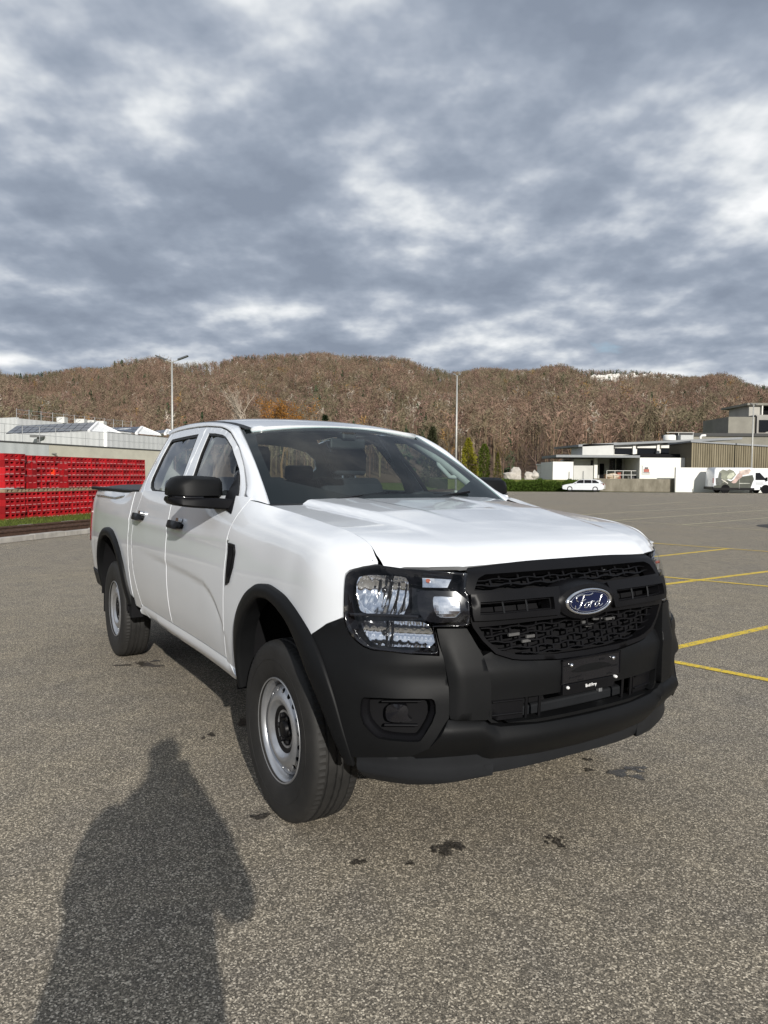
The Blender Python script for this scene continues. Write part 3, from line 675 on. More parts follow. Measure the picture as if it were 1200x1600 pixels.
# lower beige hall in front
c0, c1 = at(-60, 687.5, 42.5), at(262, 708.5, 62)
low_ = empty('low_hall', (c0.x, c0.y, 0)); tag(low_, 'low beige hall wall running right behind the red crates', 'building'); oc = Vector((c0.x, c0.y, 0))
cm_ = at(66, 700, 48.6); zl = 3.32
kx = (c1-c0); kx.z = 0
def on(f): return kx*f
V, Fc = wall_quad(on(0), on(.335), 0, zl, .3); MB().add(V, Fc).build('wall', corr('pale ribbed cladding', (.52, .54, .54), 7., kx.normalized()), low_, fix=True)
V, Fc = wall_quad(on(.3365), on(1), 0, zl, .3); MB().add(V, Fc).build('wall', plain('beige render', (.50, .475, .40), .9, 0, .1, 1), low_, fix=True)
V, Fc = wall_quad(on(0)-Vector((0, .08, 0)), on(1)-Vector((0, .08, 0)), zl, zl+.10, .5); MB().add(V, Fc).build('roof_edge', plain('dark roof edge', (.06, .06, .06), .6), low_, fix=True)
V, Fc = wall_quad(on(.955)-Vector((0, .03, 0)), on(.975)-Vector((0, .03, 0)), 0, 2.55, .05); MB().add(V, Fc).build('doorway', M_DARK, low_, fix=True)
sg_ = MB()
for k in range(5):
    q = on(.350+.004*k); sg_.cbox((q.x, q.y-.05, 2.75-.12*k+.1*(k % 2)), (.55-.07*k, .04, .09))
sg_.build('faded_wall_sign', plain('faded sign grey', (.16, .16, .15), .8), low_)
for k in range(15):
    q = on(k/14.); MB().tube([(q.x, q.y+.3, zl+.1), (q.x, q.y+.3, zl+1.15)], .022, 4).build('railing_post', M_PVF, low_)
for h in (.6, 1.15): q = on(1); MB().tube([(0, .3, zl+h), (q.x, q.y+.3, zl+h)], .018, 4).build('railing_bar', M_PVF, low_)
# dark window strip of the tall hall's side
w0, w1 = at(208, 697, 63.9)-o0, at(237, 700, 66.2)-o0
V, Fc = wall_quad((w0.x-.1, w0.y-.10), (w1.x-.1, w1.y-.10), 3.35, 4.05, .1); wi = MB().add(V, Fc).build('window_strip', plain('dark red window strip', (.06, .025, .025), .3), hall, fix=True)
fd_ = at(62, 680, 64)-o0
fl_ = MB().cbox((fd_.x, fd_.y-.4, zt-.25), (1.1, .5, .18)).cbox((fd_.x, fd_.y-.25, zt-.5), (.15, .2, .4)).build('flood_lamp', plain('lamp housing', (.12, .12, .12), .5), hall)

# ------------------------------------------------------------------ lamp posts
M_GALV = plain('galvanised steel', (.42, .42, .40), .5, .4)
def lamp_post(px, pyt, Y, label, heads):
    p = at(px, pyt, Y); root = empty('lamp_post', (p.x, p.y, 0)); tag(root, label, 'lamp post', 'lamp posts'); H = p.z
    MB().tube([(0, 0, 0), (0, 0, H*.5), (0, 0, H)], [.085, .07, .05], 10).build('pole', M_GALV, root, True)
    MB().lathe([(.14, 0), (.14, .35), (.10, .40)], 12, 'z').build('base_sleeve', M_GALV, root, True)
    for ax, up_ in heads:
        MB().tube([(0, 0, H-.05), (ax*.45, 0, H+.12*up_)], .03, 6).build('arm', M_GALV, root)
        hd = MB().prism([(ax*.40, H+.10*up_-.02), (ax*.40, H+.10*up_+.08), (ax*1.05, H+.36*up_+.06), (ax*1.08, H+.36*up_), (ax*1.0, H+.34*up_-.03)], -.13, .13, 1).build('lamp_head', plain('dark lamp head', (.06, .065, .07), .4), root, fix=True)
    return root
lamp_post(268.6, 565, 49, 'tall grey lamp post with two heads over the left hall', [(-1, 1), (1, 1)])
lamp_post(714.3, 587, 54.6, 'tall slim lamp post right of the truck windscreen', [(-.25, .3), (.25, .3)])
lamp_post(1177.6, 633, 73.3, 'grey lamp post standing in front of the white van', [(-.3, .3), (.35, .3)])

# ------------------------------------------------------------------ right: retaining wall, shed, ribbed hall, tower
def rectY(px0, py0, px1, py1, Y):          # photo rectangle on the plane Y
    a, b = at(px0, py1, Y), at(px1, py0, Y); return a.x, b.x, a.z, b.z
def slab(parent, name, mat, px0, py0, px1, py1, Y, th=.3, z0=None, bevel=0.):
    x0, x1, za, zb = rectY(px0, py0, px1, py1, Y)
    if z0 is not None: za = z0
    o = MB().box((x0, Y, za), (x1, Y+th, zb)).build(name, mat, parent, bevel=bevel); return o
M_RENDW = plain('white render', (.72, .71, .67), .9, 0, .05, .8); M_RENDG = plain('pale grey render', (.52, .52, .50), .9, 0, .08, .8)
def dirty():
    k = N('stained concrete'); f = k.noise(1.2, 8, .7, k.pos((1, 1, .35))); k.set(Base_Color=k.ramp(f, [(.3, (.10, .088, .065)), (.55, (.20, .18, .14)), (.75, (.33, .30, .25))]), Roughness=.95); return k.m
terr = MB().box((at(700, 750, 75.4).x, 75.6, -.04), (140, 160, TZ)).build('terrace', M_GRASS); tag(terr, kind='structure')
rw = slab(None, 'retaining_wall', dirty(), 928, 748.5, 1056, 770, 75.0, .4, 0); tag(rw, 'stained concrete retaining wall behind the white estate car', 'wall')
# hedge bank
hx0, hx1 = at(740, 760, 74.6).x, at(936, 760, 74.6).x
hn = 15000; A = np.stack([RNG.uniform(hx0, hx1, hn), 74.2+RNG.uniform(0, 1.2, hn), RNG.uniform(0, 1, hn)], 1)
A[:, 2] = A[:, 2]*(1.05+.12*np.sin(A[:, 0]*1.7)+.08*np.sin(A[:, 0]*4.1))*np.clip((A[:, 1]-73.9)*2.2, .35, 1)
D = RNG.normal(size=(hn, 3))*np.array([.10, .10, .06])+np.array([0, -.05, .10])
hd = soup('hedge', tri_strip(A, A+D, np.full(hn, .055)), np.array([.075, .12, .022])*RNG.uniform(.35, 1.6, (hn, 1)), M_LEAF, None); tag(hd, 'low green hedge on the bank left of the white estate car', 'hedge')
ww = slab(None, 'white_ramp_wall', M_RENDW, 1055, 732.5, 1330, 771, 74.2, .3, 0); tag(ww, 'long white rendered wall behind the van', 'wall')

shed = empty('warehouse', (at(900, 750, 78).x, 78, TZ)); so_ = Vector(shed.location)
tag(shed, 'low white flat roofed warehouse with loading dock behind the estate car', 'building')
def sslab(name, mat, px0, py0, px1, py1, Y, th=.3, par=None, bevel=0.):
    o = slab(shed if par is None else par, name, mat, px0, py0, px1, py1, Y, th); o.data.transform(Matrix.Translation(-so_)); return o
M_WIN = plain('dark window', (.012, .014, .018), .1); M_STEELG = plain('grey metal roof edge', (.20, .21, .22), .6, .1)
sslab('wall', M_RENDW, 863.5, 721.5, 896, 751, 78, 6); sslab('wall', M_RENDG, 896, 717, 928, 751, 79.5, 6); sslab('wall', M_RENDW, 928, 716, 934, 751, 79.3, 6)
sslab('wall', M_RENDG, 934, 713, 1000, 751, 82, 5); wf = sslab('wall', M_RENDW, 999, 715.5, 1073, 751, 77.2, 5); sslab('wall', M_RENDG, 1073, 715, 1082, 751, 77.6, 5)
sslab('canopy', M_STEELG, 869, 711.5, 1000, 714.2, 77.4, 7); sslab('canopy', M_DARK, 1000, 709.5, 1082, 714.0, 78.5, 7)
sslab('upper_wall', M_RENDG, 910, 694, 959, 711, 83, 5)
sslab('upper_wall', M_RENDW, 959, 692.5, 1082, 711, 84, 5)
for px0, px1 in ((960.5, 988.5), (996, 1026), (1033, 1064.5), (1071.5, 1082)):
    w_ = sslab('window', M_WIN, px0, 700.5, px1, 709.5, 83.9, .1)
    sslab('lintel', M_RENDW, px0, 693, px1, 700, 83.7, .3)
for px0, px1 in ((988.8, 993.5), (1026.5, 1031), (1065.3, 1070.5)): sslab('pillar', M_RENDW, px0, 692.5, px1, 711, 83.5, .5)
a_, b_ = at(904, 694.5, 83), at(1160, 683, 83)
rf = MB().add([Vector(q)-so_ for q in ((a_.x, 83, a_.z-.25), (b_.x, 83, b_.z-.25), (b_.x, 95, b_.z-.1), (a_.x, 95, a_.z-.1), (a_.x, 83, a_.z), (b_.x, 83, b_.z), (b_.x, 95, b_.z+.15), (a_.x, 95, a_.z+.15))], [(0, 3, 2, 1), (4, 5, 6, 7), (0, 1, 5, 4), (1, 2, 6, 5), (2, 3, 7, 6), (3, 0, 4, 7)]).build('roof', M_STEELG, shed)
sslab('window', M_WIN, 923, 719, 927, 727, 79.45, .1)
dr_ = sslab('door', M_DARK, 937, 724.5, 944, 750, 81.9, .1)
w_ = sslab('window', M_WIN, 952.5, 717, 972, 735, 81.9, .1); sslab('window_mullion', M_RENDG, 961.5, 717, 962.8, 735, 81.85, .1, w_).parent = w_
sslab('window', M_WIN, 991.5, 716, 1000, 735, 81.9, .1)
sg = sslab('wall_sign', plain('sign board', (.70, .70, .68), .5), 1003.5, 727, 1017, 741, 77.12, .06)
for a, m_, q in ((0, plain('sign red brown', (.35, .10, .07), .6), (1006, 733, 1014.5, 737.5)), (1, plain('sign dark', (.10, .09, .09), .6), (1007.5, 730, 1013, 733)), (2, plain('sign grey', (.25, .25, .25), .6), (1005.5, 738, 1015.5, 739.5)), (3, plain('sign pale grey', (.4, .4, .4), .6), (1004.6, 728, 1005.1, 740))):
    o = sslab('sign_motif', m_, *q, 77.08, .03); o.parent = sg; o.matrix_parent_inverse = Matrix()
sslab('wall_pipe', M_STEELG, 889, 737, 890, 749.5, 77.9, .06); sslab('wall_pipe', M_STEELG, 911, 736, 912, 749.5, 79.4, .06)
# rooftop plant
rv = empty('rooftop_unit', at(1046, 688, 86)); tag(rv, 'white rooftop ventilation unit with curved pipe on the warehouse', 'ventilation unit'); ro = Vector(rv.location)
MB().lathe([(0, .62), (.6, .62), (.7, .5), (.7, 0)], 16, 'z').build('fan_housing', M_RENDW, rv, True)
MB().box((1.1, -.5, 0), (2.6, .5, .6)).build('unit_box', plain('grey unit', (.40, .41, .40), .5), rv, bevel=.05)
MB().tube([(3.6, 0, 0), (3.6, 0, .4), (3.75, 0, .58), (4.2, 0, .6)], .14, 8).build('curved_pipe', M_RENDW, rv, True)
MB().tube([(-.2, .4, .95), (3.0, .4, .95)], .03, 4).tube([(1.2, .4, 0), (1.2, .4, .95)], .03, 4).tube([(2.9, .4, 0), (2.9, .4, .95)], .03, 4).build('guard_rail', M_GALV, rv)
# things on the dock
rg = random.Random(8)
for px, w, h, c, nm, lb in ((948, .5, .55, (.20, .12, .07), 'wooden_box', 'brown wooden box on the dock by the dark door'), (957, .9, .62, (.55, .45, .34), 'tarp_bundle', 'pale wrapped bundle on the loading dock'), (966, .35, .75, (.28, .09, .06), 'red_container', 'rusty red container on the loading dock'), (989, .7, .45, (.05, .05, .055), 'black_bin', 'low black bin on the dock beside the white wall'), (981, .25, .35, (.12, .12, .11), 'grey_bucket', 'small grey bucket on the dock')):
    p = at(px, 748, 78.4)
    o = boulder(rg, (w, .5, h*.62), plain(nm+' stuff', c, .8), nm, None, (p.x, p.y, TZ+h*.6), 2) if nm == 'tarp_bundle' else MB().box((-w/2, -.3, 0), (w/2, .3, h)).box((-w/2-.03, -.33, h), (w/2+.03, .33, h+.06)).build(nm, plain(nm+' stuff', c, .8), None, bevel=.02)
    if nm != 'tarp_bundle': o.location = (p.x, p.y, TZ)
    tag(o, lb, 'container')
p = at(970, 742, 78); dkr = empty('dock_railing', (at(948, 742, 77.8).x, 77.8, TZ)); tag(dkr, 'thin white railing along the loading dock', 'railing')
L_ = at(999, 742, 77.8).x-dkr.location.x
for z in (.55, 1.0): MB().tube([(0, 0, z), (L_, 0, z)], .03, 4).build('railing_bar', M_RENDW, dkr)
for k in range(5): MB().tube([(L_*k/4, 0, 0), (L_*k/4, 0, 1.0)], .03, 4).build('railing_post', M_RENDW, dkr)
# small white hut and its grey neighbour
hut = empty('small_hut', (at(851, 750, 84).x, 84, TZ)); tag(hut, 'small white hut with grey door left of the warehouse', 'hut')
MB().box((-.62, 0, 0), (.62, 1.2, 1.6)).build('body', M_RENDW, hut); MB().box((-.75, -.12, 1.6), (.75, 1.3, 1.75)).build('roof', M_RENDW, hut, bevel=.03); MB().box((-.2, -.03, .1), (.45, 0, 1.25)).build('door', plain('grey door', (.28, .29, .30), .6), hut)
MB().box((.66, .2, 0), (1.75, 1.4, 1.15)).build('annex', plain('grey cladding', (.22, .22, .20), .8), hut)
# ribbed tan hall at the right edge
r0, r1 = at(1081, 691, 75.6), at(1300, 704, 75.6)
tan = empty('ribbed_hall', (r0.x, 75.6, 0)); tag(tan, 'tan hall clad in vertical ribs above the white van', 'building')
kt = N('tan cladding'); st = kt.noise(1.5, 7, .7, kt.pos((1.5, 1, .15))); kt.set(Base_Color=kt.ramp(st, [(.3, (.13, .11, .068)), (.7, (.25, .215, .145))]), Roughness=.9)
L_ = r1.x-r0.x; zb = 2.2; n_r = 62; ww_ = L_/n_r
for k in range(n_r):
    x = k*ww_; z1 = r0.z+(r1.z-r0.z)*(k/n_r); MB().box((x+.02, 0, zb), (x+ww_*.80, .12, z1)).build('cladding_rib', kt.m, tan)
MB().box((0, .06, 0), (L_, 6, zb+.9)).build('wall', plain('tan backing', (.085, .072, .048), .95), tan)
V = [(0, .06, zb+.9), (L_, .06, zb+.9), (L_, 6, zb+.9), (0, 6, zb+.9), (0, .06, r0.z-.02), (L_, .06, r1.z-.02), (L_, 6, r1.z-.02), (0, 6, r0.z-.02)]
MB().add(V, [(4, 5, 6, 7), (0, 1, 5, 4), (1, 2, 6, 5), (2, 3, 7, 6), (3, 0, 4, 7)]).build('wall', tan.children[-1].data.materials[0], tan)
V = [(-.15, -.15, r0.z), (L_, -.15, r1.z), (L_, 6, r1.z), (-.15, 6, r0.z), (-.15, -.15, r0.z+.16), (L_, -.15, r1.z+.16), (L_, 6, r1.z+.16), (-.15, 6, r0.z+.16)]
MB().add(V, [(0, 3, 2, 1), (4, 5, 6, 7), (0, 1, 5, 4), (1, 2, 6, 5), (2, 3, 7, 6), (3, 0, 4, 7)]).build('roof_edge', M_STEELG, tan)
# concrete tower block behind
tw = empty('concrete_block', (at(1137, 690, 100).x, 100, 0)); tag(tw, 'grey concrete block with dark openings at the right frame edge', 'building'); two = Vector(tw.location)
M_CB = plain('dull concrete', (.22, .21, .18), .95, 0, .2, .4)
def tslab(name, mat, px0, py0, px1, py1, Y, th=6):
    o = slab(tw, name, mat, px0, py0, px1, py1, Y, th); o.data.transform(Matrix.Translation(-two)); return o
tslab('wall', M_CB, 1137, 651.5, 1180, 700, 100, 8); tslab('wall', plain('paler concrete', (.30, .29, .27), .95, 0, .15, .5), 1180, 649, 1300, 700, 101, 8)
tslab('wall', plain('upper concrete', (.36, .35, .32), .95, 0, .15, .5), 1170, 633, 1192, 651, 103, 6); tslab('pillar', M_RENDW, 1190.5, 633, 1192.5, 650, 102.6, .4)
tslab('opening', M_DARK, 1192.5, 633, 1300, 648, 104, 1); tslab('roof', M_CB, 1168, 630.5, 1300, 633, 102.5, 8)
w_ = tslab('window', M_WIN, 1186, 657, 1300, 674, 100.9, .15); tslab('window', M_WIN, 1187, 670, 1198, 675, 100.8, .1); tslab('reveal', M_DARK, 1177, 650, 1183, 678, 100.8, .25)
tslab('lower_roof', plain('dark roof band', (.05, .05, .05), .8), 1060, 678, 1300, 681, 98, 6); tslab('lower_wall', M_CB, 1062, 681, 1300, 700, 98.2, 6)
# ------------------------------------------------------------------ pickup truck
# body skin: a net of plan curves at rising heights, interpolated; signed station s (<0 right side, >0 left side), height v
_FR = [
 [(.845,0,.36),(.835,.25,.36),(.800,.45,.365),(.755,.60,.37),(.675,.745,.385),(.575,.845,.40),(.42,.90,.42)],
 [(.893,0,.50),(.882,.25,.50),(.842,.46,.50),(.80,.61,.50),(.718,.757,.50),(.600,.862,.50),(.43,.925,.51)],
 [(.903,0,.62),(.892,.25,.62),(.850,.46,.62),(.805,.61,.62),(.722,.76,.62),(.605,.868,.62),(.43,.932,.62)],
 [(.905,0,.75),(.894,.25,.75),(.850,.46,.75),(.802,.61,.75),(.718,.758,.75),(.602,.864,.75),(.43,.928,.75)],
 [(.880,0,.88),(.870,.25,.88),(.838,.47,.88),(.782,.61,.88),(.680,.742,.88),(.570,.838,.88),(.42,.902,.88)],
 [(.866,0,1.0),(.856,.25,1.0),(.828,.485,1.0),(.768,.605,1.0),(.658,.732,1.0),(.548,.826,1.0),(.41,.892,1.0)],
 [(.815,0,1.10),(.810,.25,1.10),(.788,.49,1.10),(.740,.60,1.095),(.645,.718,1.09),(.540,.812,1.09),(.40,.880,1.10)],
 [(.790,0,1.137),(.785,.25,1.136),(.762,.49,1.125),(.715,.605,1.12),(.632,.718,1.118),(.535,.787,1.155),(.40,.842,1.185)],
 [(.778,0,1.150),(.773,.25,1.148),(.752,.49,1.137),(.700,.60,1.134),(.600,.735,1.137),(.520,.742,1.203),(.40,.742,1.236)]]
_XS = [.15,-.15,-.5,-1.0,-1.6,-2.1,-2.55,-3.0,-3.5,-4.0,-4.25]
_ZS = [.42,.52,.62,.75,.88,1.0,1.10,1.21,1.33]
_WD = [.845,.870,.893,.910,.918,.917,.908,.892,.865]
_WF = [.880,.900,.905,.910,.910,.907,.896,.860,.742]
def _net():
    NT_ = [list(r) for r in _FR]
    for j in range(9):
        for x in _XS:
            w, z = _WD[j], _ZS[j]
            if x > -.4:
                w = _WF[j]
                if j == 7: z = 1.208 if x > 0 else 1.225
                if j == 8: z = {.15: 1.264, -.15: 1.291}[x]
            elif x == -.5:
                w = .5*(_WF[j]+_WD[j])
                if j == 7: w, z = .884, 1.225
                if j == 8: w, z = .815, 1.335
            elif x < -2.6:
                w = _WD[j]+{-3.0: .004, -3.5: .002, -4.0: -.012, -4.25: -.032}[x]
                if j == 8: w -= .012; z = 1.315
            NT_[j].append((x, w, z))
        zt = _ZS[j] if j < 8 else 1.315
        NT_[j].append((-4.37, _WD[j]-.085, zt)); NT_[j].append((-4.40, _WD[j]-.25, zt))
    return np.array(NT_)
_NET = _net(); VK = np.array(_ZS)
UK = np.concatenate([[0], np.cumsum(np.linalg.norm(np.diff(_NET[3][:, :2], axis=0), axis=1))])
_NT = np.swapaxes(_NET, 0, 1)
def _tan(K, P):
    T = np.zeros_like(P); h = np.diff(K); d = (P[1:]-P[:-1])/h[:, None, None]
    for i in range(1, len(K)-1):
        a, b = h[i-1], h[i]; T[i] = (b*d[i-1]+a*d[i])/(a+b)
    T[0] = d[0]*1.5-T[1]*.5; T[-1] = d[-1]*1.5-T[-2]*.5
    return T
_TU = _tan(UK, _NT); _TU[0, :, 0] = 0; _TU[0, :, 2] = 0
def sk(u, v):
    u = np.clip(u, 0, UK[-1])
    i = np.clip(np.searchsorted(UK, u, side='right')-1, 0, len(UK)-2)
    h = (UK[i+1]-UK[i])[:, None, None]; s = ((u-UK[i])/(UK[i+1]-UK[i]))[:, None, None]
    rows = (1+2*s)*(1-s)**2*_NT[i]+s*(1-s)**2*h*_TU[i]+s*s*(3-2*s)*_NT[i+1]+s*s*(s-1)*h*_TU[i+1]
    T = np.zeros_like(rows); h = np.diff(VK); d = (rows[:, 1:]-rows[:, :-1])/h[None, :, None]
    T[:, 1:-1] = (h[1:, None]*d[:, :-1]+h[:-1, None]*d[:, 1:])/(h[1:]+h[:-1])[:, None]
    T[:, 0] = d[:, 0]*1.5-T[:, 1]*.5; T[:, -1] = d[:, -1]*1.5-T[:, -2]*.5
    v = np.clip(v, VK[0]-.08, VK[-1]+.05)
    j = np.clip(np.searchsorted(VK, v, side='right')-1, 0, len(VK)-2)
    k = np.arange(len(u)); hh = (VK[j+1]-VK[j])[:, None]; s = ((v-VK[j])/(VK[j+1]-VK[j]))[:, None]
    return (1+2*s)*(1-s)**2*rows[k, j]+s*(1-s)**2*hh*T[k, j]+s*s*(3-2*s)*rows[k, j+1]+s*s*(s-1)*hh*T[k, j+1]
_CR = np.array([(2.15,.60),(2.205,.741),(2.292,.825),(2.372,.870),(2.481,.903),(2.749,.919),(3.146,.932),(3.762,.952),(4.0,.96)])
def _disp(u, v):               # pressed crease and scoop of the doors, flank line under the handles
    ln = np.interp(u, _CR[:, 0], _CR[:, 1]); t = ln-v
    amp = np.interp(u, [2.13, 2.25, 2.6, 3.3, 3.75, 3.95], [0, .008, .010, .007, .002, 0])
    sc = np.where(t > 0, np.clip(t/.024, 0, 1)**2*(3-2*np.clip(t/.024, 0, 1))*np.exp(-np.maximum(t-.024, 0)/.16), 0)
    rd = np.interp(u, [1.7, 2.1, 4.0, 5.2, 5.6], [0, .006, .006, .004, 0])*np.exp(-((v-1.135)/.028)**2)
    return -amp*sc+rd
def FS(s, v):
    u = np.abs(s); p = sk(u, v)
    dsp = _disp(u, v)
    p[:, 1] += dsp*(u > 1.7)
    p[:, 1] *= np.where(s < 0, -1, 1)
    return p
def _gw(x, z):
    t = z-1.33; w = .866-.50*t-.10*t*t
    w = w-(.10+.30*np.clip(t/.16, 0, 1))*np.maximum(x+1.2, 0)**2-.08*np.maximum(-2.2-x, 0)**2
    return w-.3*np.maximum(-2.50-x, 0)**1.5
def GS(s, z):                  # side of the cabin above the belt line, s<0 right (s = x), s>0 left (s = -x)
    x = -np.abs(s); return np.stack([x, np.where(s < 0, -1, 1)*_gw(x, z), z], 1)
def _xf(y):
    return np.interp(np.abs(y), [0, .25, .40, .49, .60, .68, .735, .76], [.778, .773, .762, .750, .700, .65, .600, .57])
def HS(x, y):                  # bonnet
    w = np.abs(y); ze = np.interp(x, [-.55, -.42, -.15, .15, .40, .52, .60, .80], [1.320, 1.312, 1.291, 1.264, 1.238, 1.223, 1.212, 1.186])
    w0 = .60-.13*(x+.4)
    t = np.clip((w0-w)/.045, 0, 1); st = t*t*(3-2*t)
    lift = .024*st*np.clip((.62-x)/.5, 0, 1)
    w1 = .30-.10*(x+.4); t1 = np.clip((w1-w)/.025, 0, 1)
    lift = lift-.006*t1*t1*(3-2*t1)*np.clip((.45-x)/.4, 0, 1)
    cr = .020*(1-(w/.74)**2)
    tt = np.maximum(_xf(y)-x, 0)
    return np.stack([x, y, ze+cr+lift-(.072+.014*(w/.74)**2)*np.exp(-tt/.055)], 1)
def WS(a, b):                  # windscreen, a across -1..1, b up 0..1
    w = .735+(.605-.735)*b; bow = (1-a*a)
    x = -.438+(-1.173+.438)*b+bow*(.125-.045*b)
    z = 1.315+(1.715-1.315)*b+bow*(.012+.024*b)+.02*np.sin(math.pi*b)
    return np.stack([x, a*w, z], 1)
def RS(x, y):                  # roof
    zc = np.interp(x, [-2.75, -2.6, -2.4, -2.2, -2.0, -1.8, -1.6, -1.4, -1.25, -1.1, -1.0], [1.818, 1.833, 1.843, 1.847, 1.845, 1.838, 1.825, 1.805, 1.783, 1.755, 1.735])
    q = np.abs(y)/.62
    return np.stack([x, y, zc-.030*q**2-.022*q**5], 1)

def dens(poly, h, sc=(1, 1)):
    out = []
    for i, p in enumerate(poly):
        q = poly[(i+1) % len(poly)]; n = max(1, int(math.ceil(math.hypot((q[0]-p[0])*sc[0], (q[1]-p[1])*sc[1])/h)))
        out += [(p[0]+(q[0]-p[0])*k/n, p[1]+(q[1]-p[1])*k/n) for k in range(n)]
    return out
def chaikin(p, it=2, closed=True):
    for _ in range(it):
        q = []; n = len(p)
        for i in range(n if closed else n-1):
            a, b = p[i], p[(i+1) % n]
            q += [(a[0]*.75+b[0]*.25, a[1]*.75+b[1]*.25), (a[0]*.25+b[0]*.75, a[1]*.25+b[1]*.75)]
        if not closed: q = [p[0]]+q+[p[-1]]
        p = q
    return p
def pip(P, poly):
    x, y = P[:, 0], P[:, 1]; ins = np.zeros(len(P), bool); n = len(poly)
    for i in range(n):
        (x0, y0), (x1, y1) = poly[i], poly[(i+1) % n]
        if y0 == y1: continue
        c = ((y0 > y) != (y1 > y)) & (x < (x1-x0)*(y-y0)/(y1-y0)+x0); ins ^= c
    return ins
def snormal(S, a, b, e=2e-4):
    n = np.cross(S(a+e, b)-S(a-e, b), S(a, b+e)-S(a, b-e)); return n/(np.linalg.norm(n, axis=1, keepdims=True)+1e-12)
def panel(name, S, outer, mat, parent, holes=(), d=0., thick=.02, h=.03, sc=(1, 1), smooth=True):
    sc = np.array(sc, float)
    loops = [dens(outer, h, sc)]+[dens(q, h*.7, sc) for q in holes]
    sl = [[(x*sc[0], y*sc[1]) for x, y in l] for l in loops]
    B = np.array([p for l in sl for p in l])
    lo, hi = B.min(0), B.max(0)
    gx, gy = np.meshgrid(np.arange(lo[0]+h/2, hi[0], h), np.arange(lo[1]+h/2, hi[1], h)); Gp = np.stack([gx.ravel(), gy.ravel()], 1)
    if len(Gp):
        ok = pip(Gp, sl[0])
        for q in sl[1:]: ok &= ~pip(Gp, q)
        Gp = Gp[ok]
    if len(Gp):
        dm = np.min(((Gp[:, None]-B[None])**2).sum(2), 1) if len(Gp)*len(B) < 4e6 else np.concatenate([np.min(((g[:, None]-B[None])**2).sum(2), 1) for g in np.array_split(Gp, 20)])
        Gp = Gp[dm > (.42*h)**2]
    V = [Vector(p) for p in B]+[Vector(p) for p in Gp]
    E = []; k = 0
    for l in sl:
        n = len(l); E += [(k+i, k+(i+1) % n) for i in range(n)]; k += n
    r = delaunay_2d_cdt(V, E, [], 0, 1e-7)
    Pn = np.array([tuple(p) for p in r[0]]); Fc = np.array([f for f in r[2] if len(f) == 3])
    cen = Pn[Fc].mean(1); ok = pip(cen, sl[0])
    for q in sl[1:]: ok &= ~pip(cen, q)
    Fc = Fc[ok]
    a, b = Pn[:, 0]/sc[0], Pn[:, 1]/sc[1]
    n = snormal(S, a, b); dd = d(a, b)[:, None] if callable(d) else d
    top = S(a, b)+n*dd
    bot = top-n*thick
    cnt = {}
    for f in Fc.tolist():
        for i in range(3): cnt[(f[i], f[(i+1) % 3])] = 1
    bd = [e for e in cnt if (e[1], e[0]) not in cnt]
    nv = len(top); verts = top.tolist(); faces = Fc.tolist(); mp = {}
    for i, j in bd:
        for q in (i, j):
            if q not in mp:
                mp[q] = len(verts); verts.append(top[q].tolist()); verts.append(bot[q].tolist())
        faces.append([mp[j], mp[i], mp[i]+1, mp[j]+1])
    return mesh(name, verts, faces, mat, parent, smooth)
def ribbon(name, S, rows, mat, parent, smooth=True, closed=False):
    """rows: list of (curve[(a,b)...], d) lofted together on surface S"""
    G_ = []
    for cv, d in rows:
        a = np.array([p[0] for p in cv], float); b = np.array([p[1] for p in cv], float)
        G_.append((S(a, b)+snormal(S, a, b)*(np.array(d)[:, None] if not np.isscalar(d) else d)).tolist())
    o = MB().grid(G_).build(name, mat, parent, smooth, fix=True)
    return o
def resample(cv, n):
    c = np.array(cv, float); L = np.concatenate([[0], np.cumsum(np.linalg.norm(np.diff(c, axis=0), axis=1))])
    t = np.linspace(0, L[-1], n); return list(zip(np.interp(t, L, c[:, 0]), np.interp(t, L, c[:, 1])))

truck = empty('pickup_truck', (.3148+.0*1, 3.584, 0), 0)
_yaw = math.pi/2-2.5915
_t = np.array([-2.8481, 2.112]); _c, _s = math.cos(_yaw), math.sin(_yaw)
truck.location = (_t[0]*_c-_t[1]*_s, _t[0]*_s+_t[1]*_c, 0); truck.rotation_euler = (0, 0, _yaw)
tag(truck, 'white double cab pickup truck with black bumper and grille, nearest vehicle', 'pickup truck')
T = truck
def sgn(poly, side): return [(side*a, b) for a, b in poly]

F_OUT = [(2.005,.47),(2.005,.62),(1.985,.75),(1.935,.85),(1.84,.935),(1.725,.985),(1.594,1.0),(1.442,.979),(1.30,.925),(1.18,.866),(1.088,.794),(1.03,.696),(.99,.586),(.955,.495),(.940,.445)]
F_IN = [(1.952,.47),(1.942,.62),(1.90,.742),(1.82,.846),(1.70,.928),(1.597,.943),(1.5,.932),(1.409,.898),(1.32,.845),(1.20,.770),(1.121,.69),(1.074,.615),(1.036,.55),(1.002,.49),(.975,.445)]
R_OUT = [(4.27,.50),(4.285,.62),(4.325,.755),(4.41,.875),(4.52,.955),(4.67,1.018),(4.83,1.036),(4.99,1.02),(5.13,.97),(5.25,.88),(5.33,.76),(5.36,.62),(5.37,.50)]
R_IN = [(4.335,.50),(4.35,.62),(4.385,.735),(4.455,.835),(4.55,.905),(4.68,.957),(4.83,.972),(4.98,.957),(5.10,.91),(5.20,.83),(5.27,.73),(5.295,.62),(5.305,.50)]
def midc(a, b, t): return [(p[0]*(1-t)+q[0]*t, p[1]*(1-t)+q[1]*t) for p, q in zip(resample(a, 40), resample(b, 40))]
DOORF = [(2.072,1.33),(2.085,1.27),(2.105,1.22),(2.13,1.18),(2.145,1.11),(2.155,.974),(2.17,.80),(2.19,.66),(2.205,.57),(2.208,.548)]
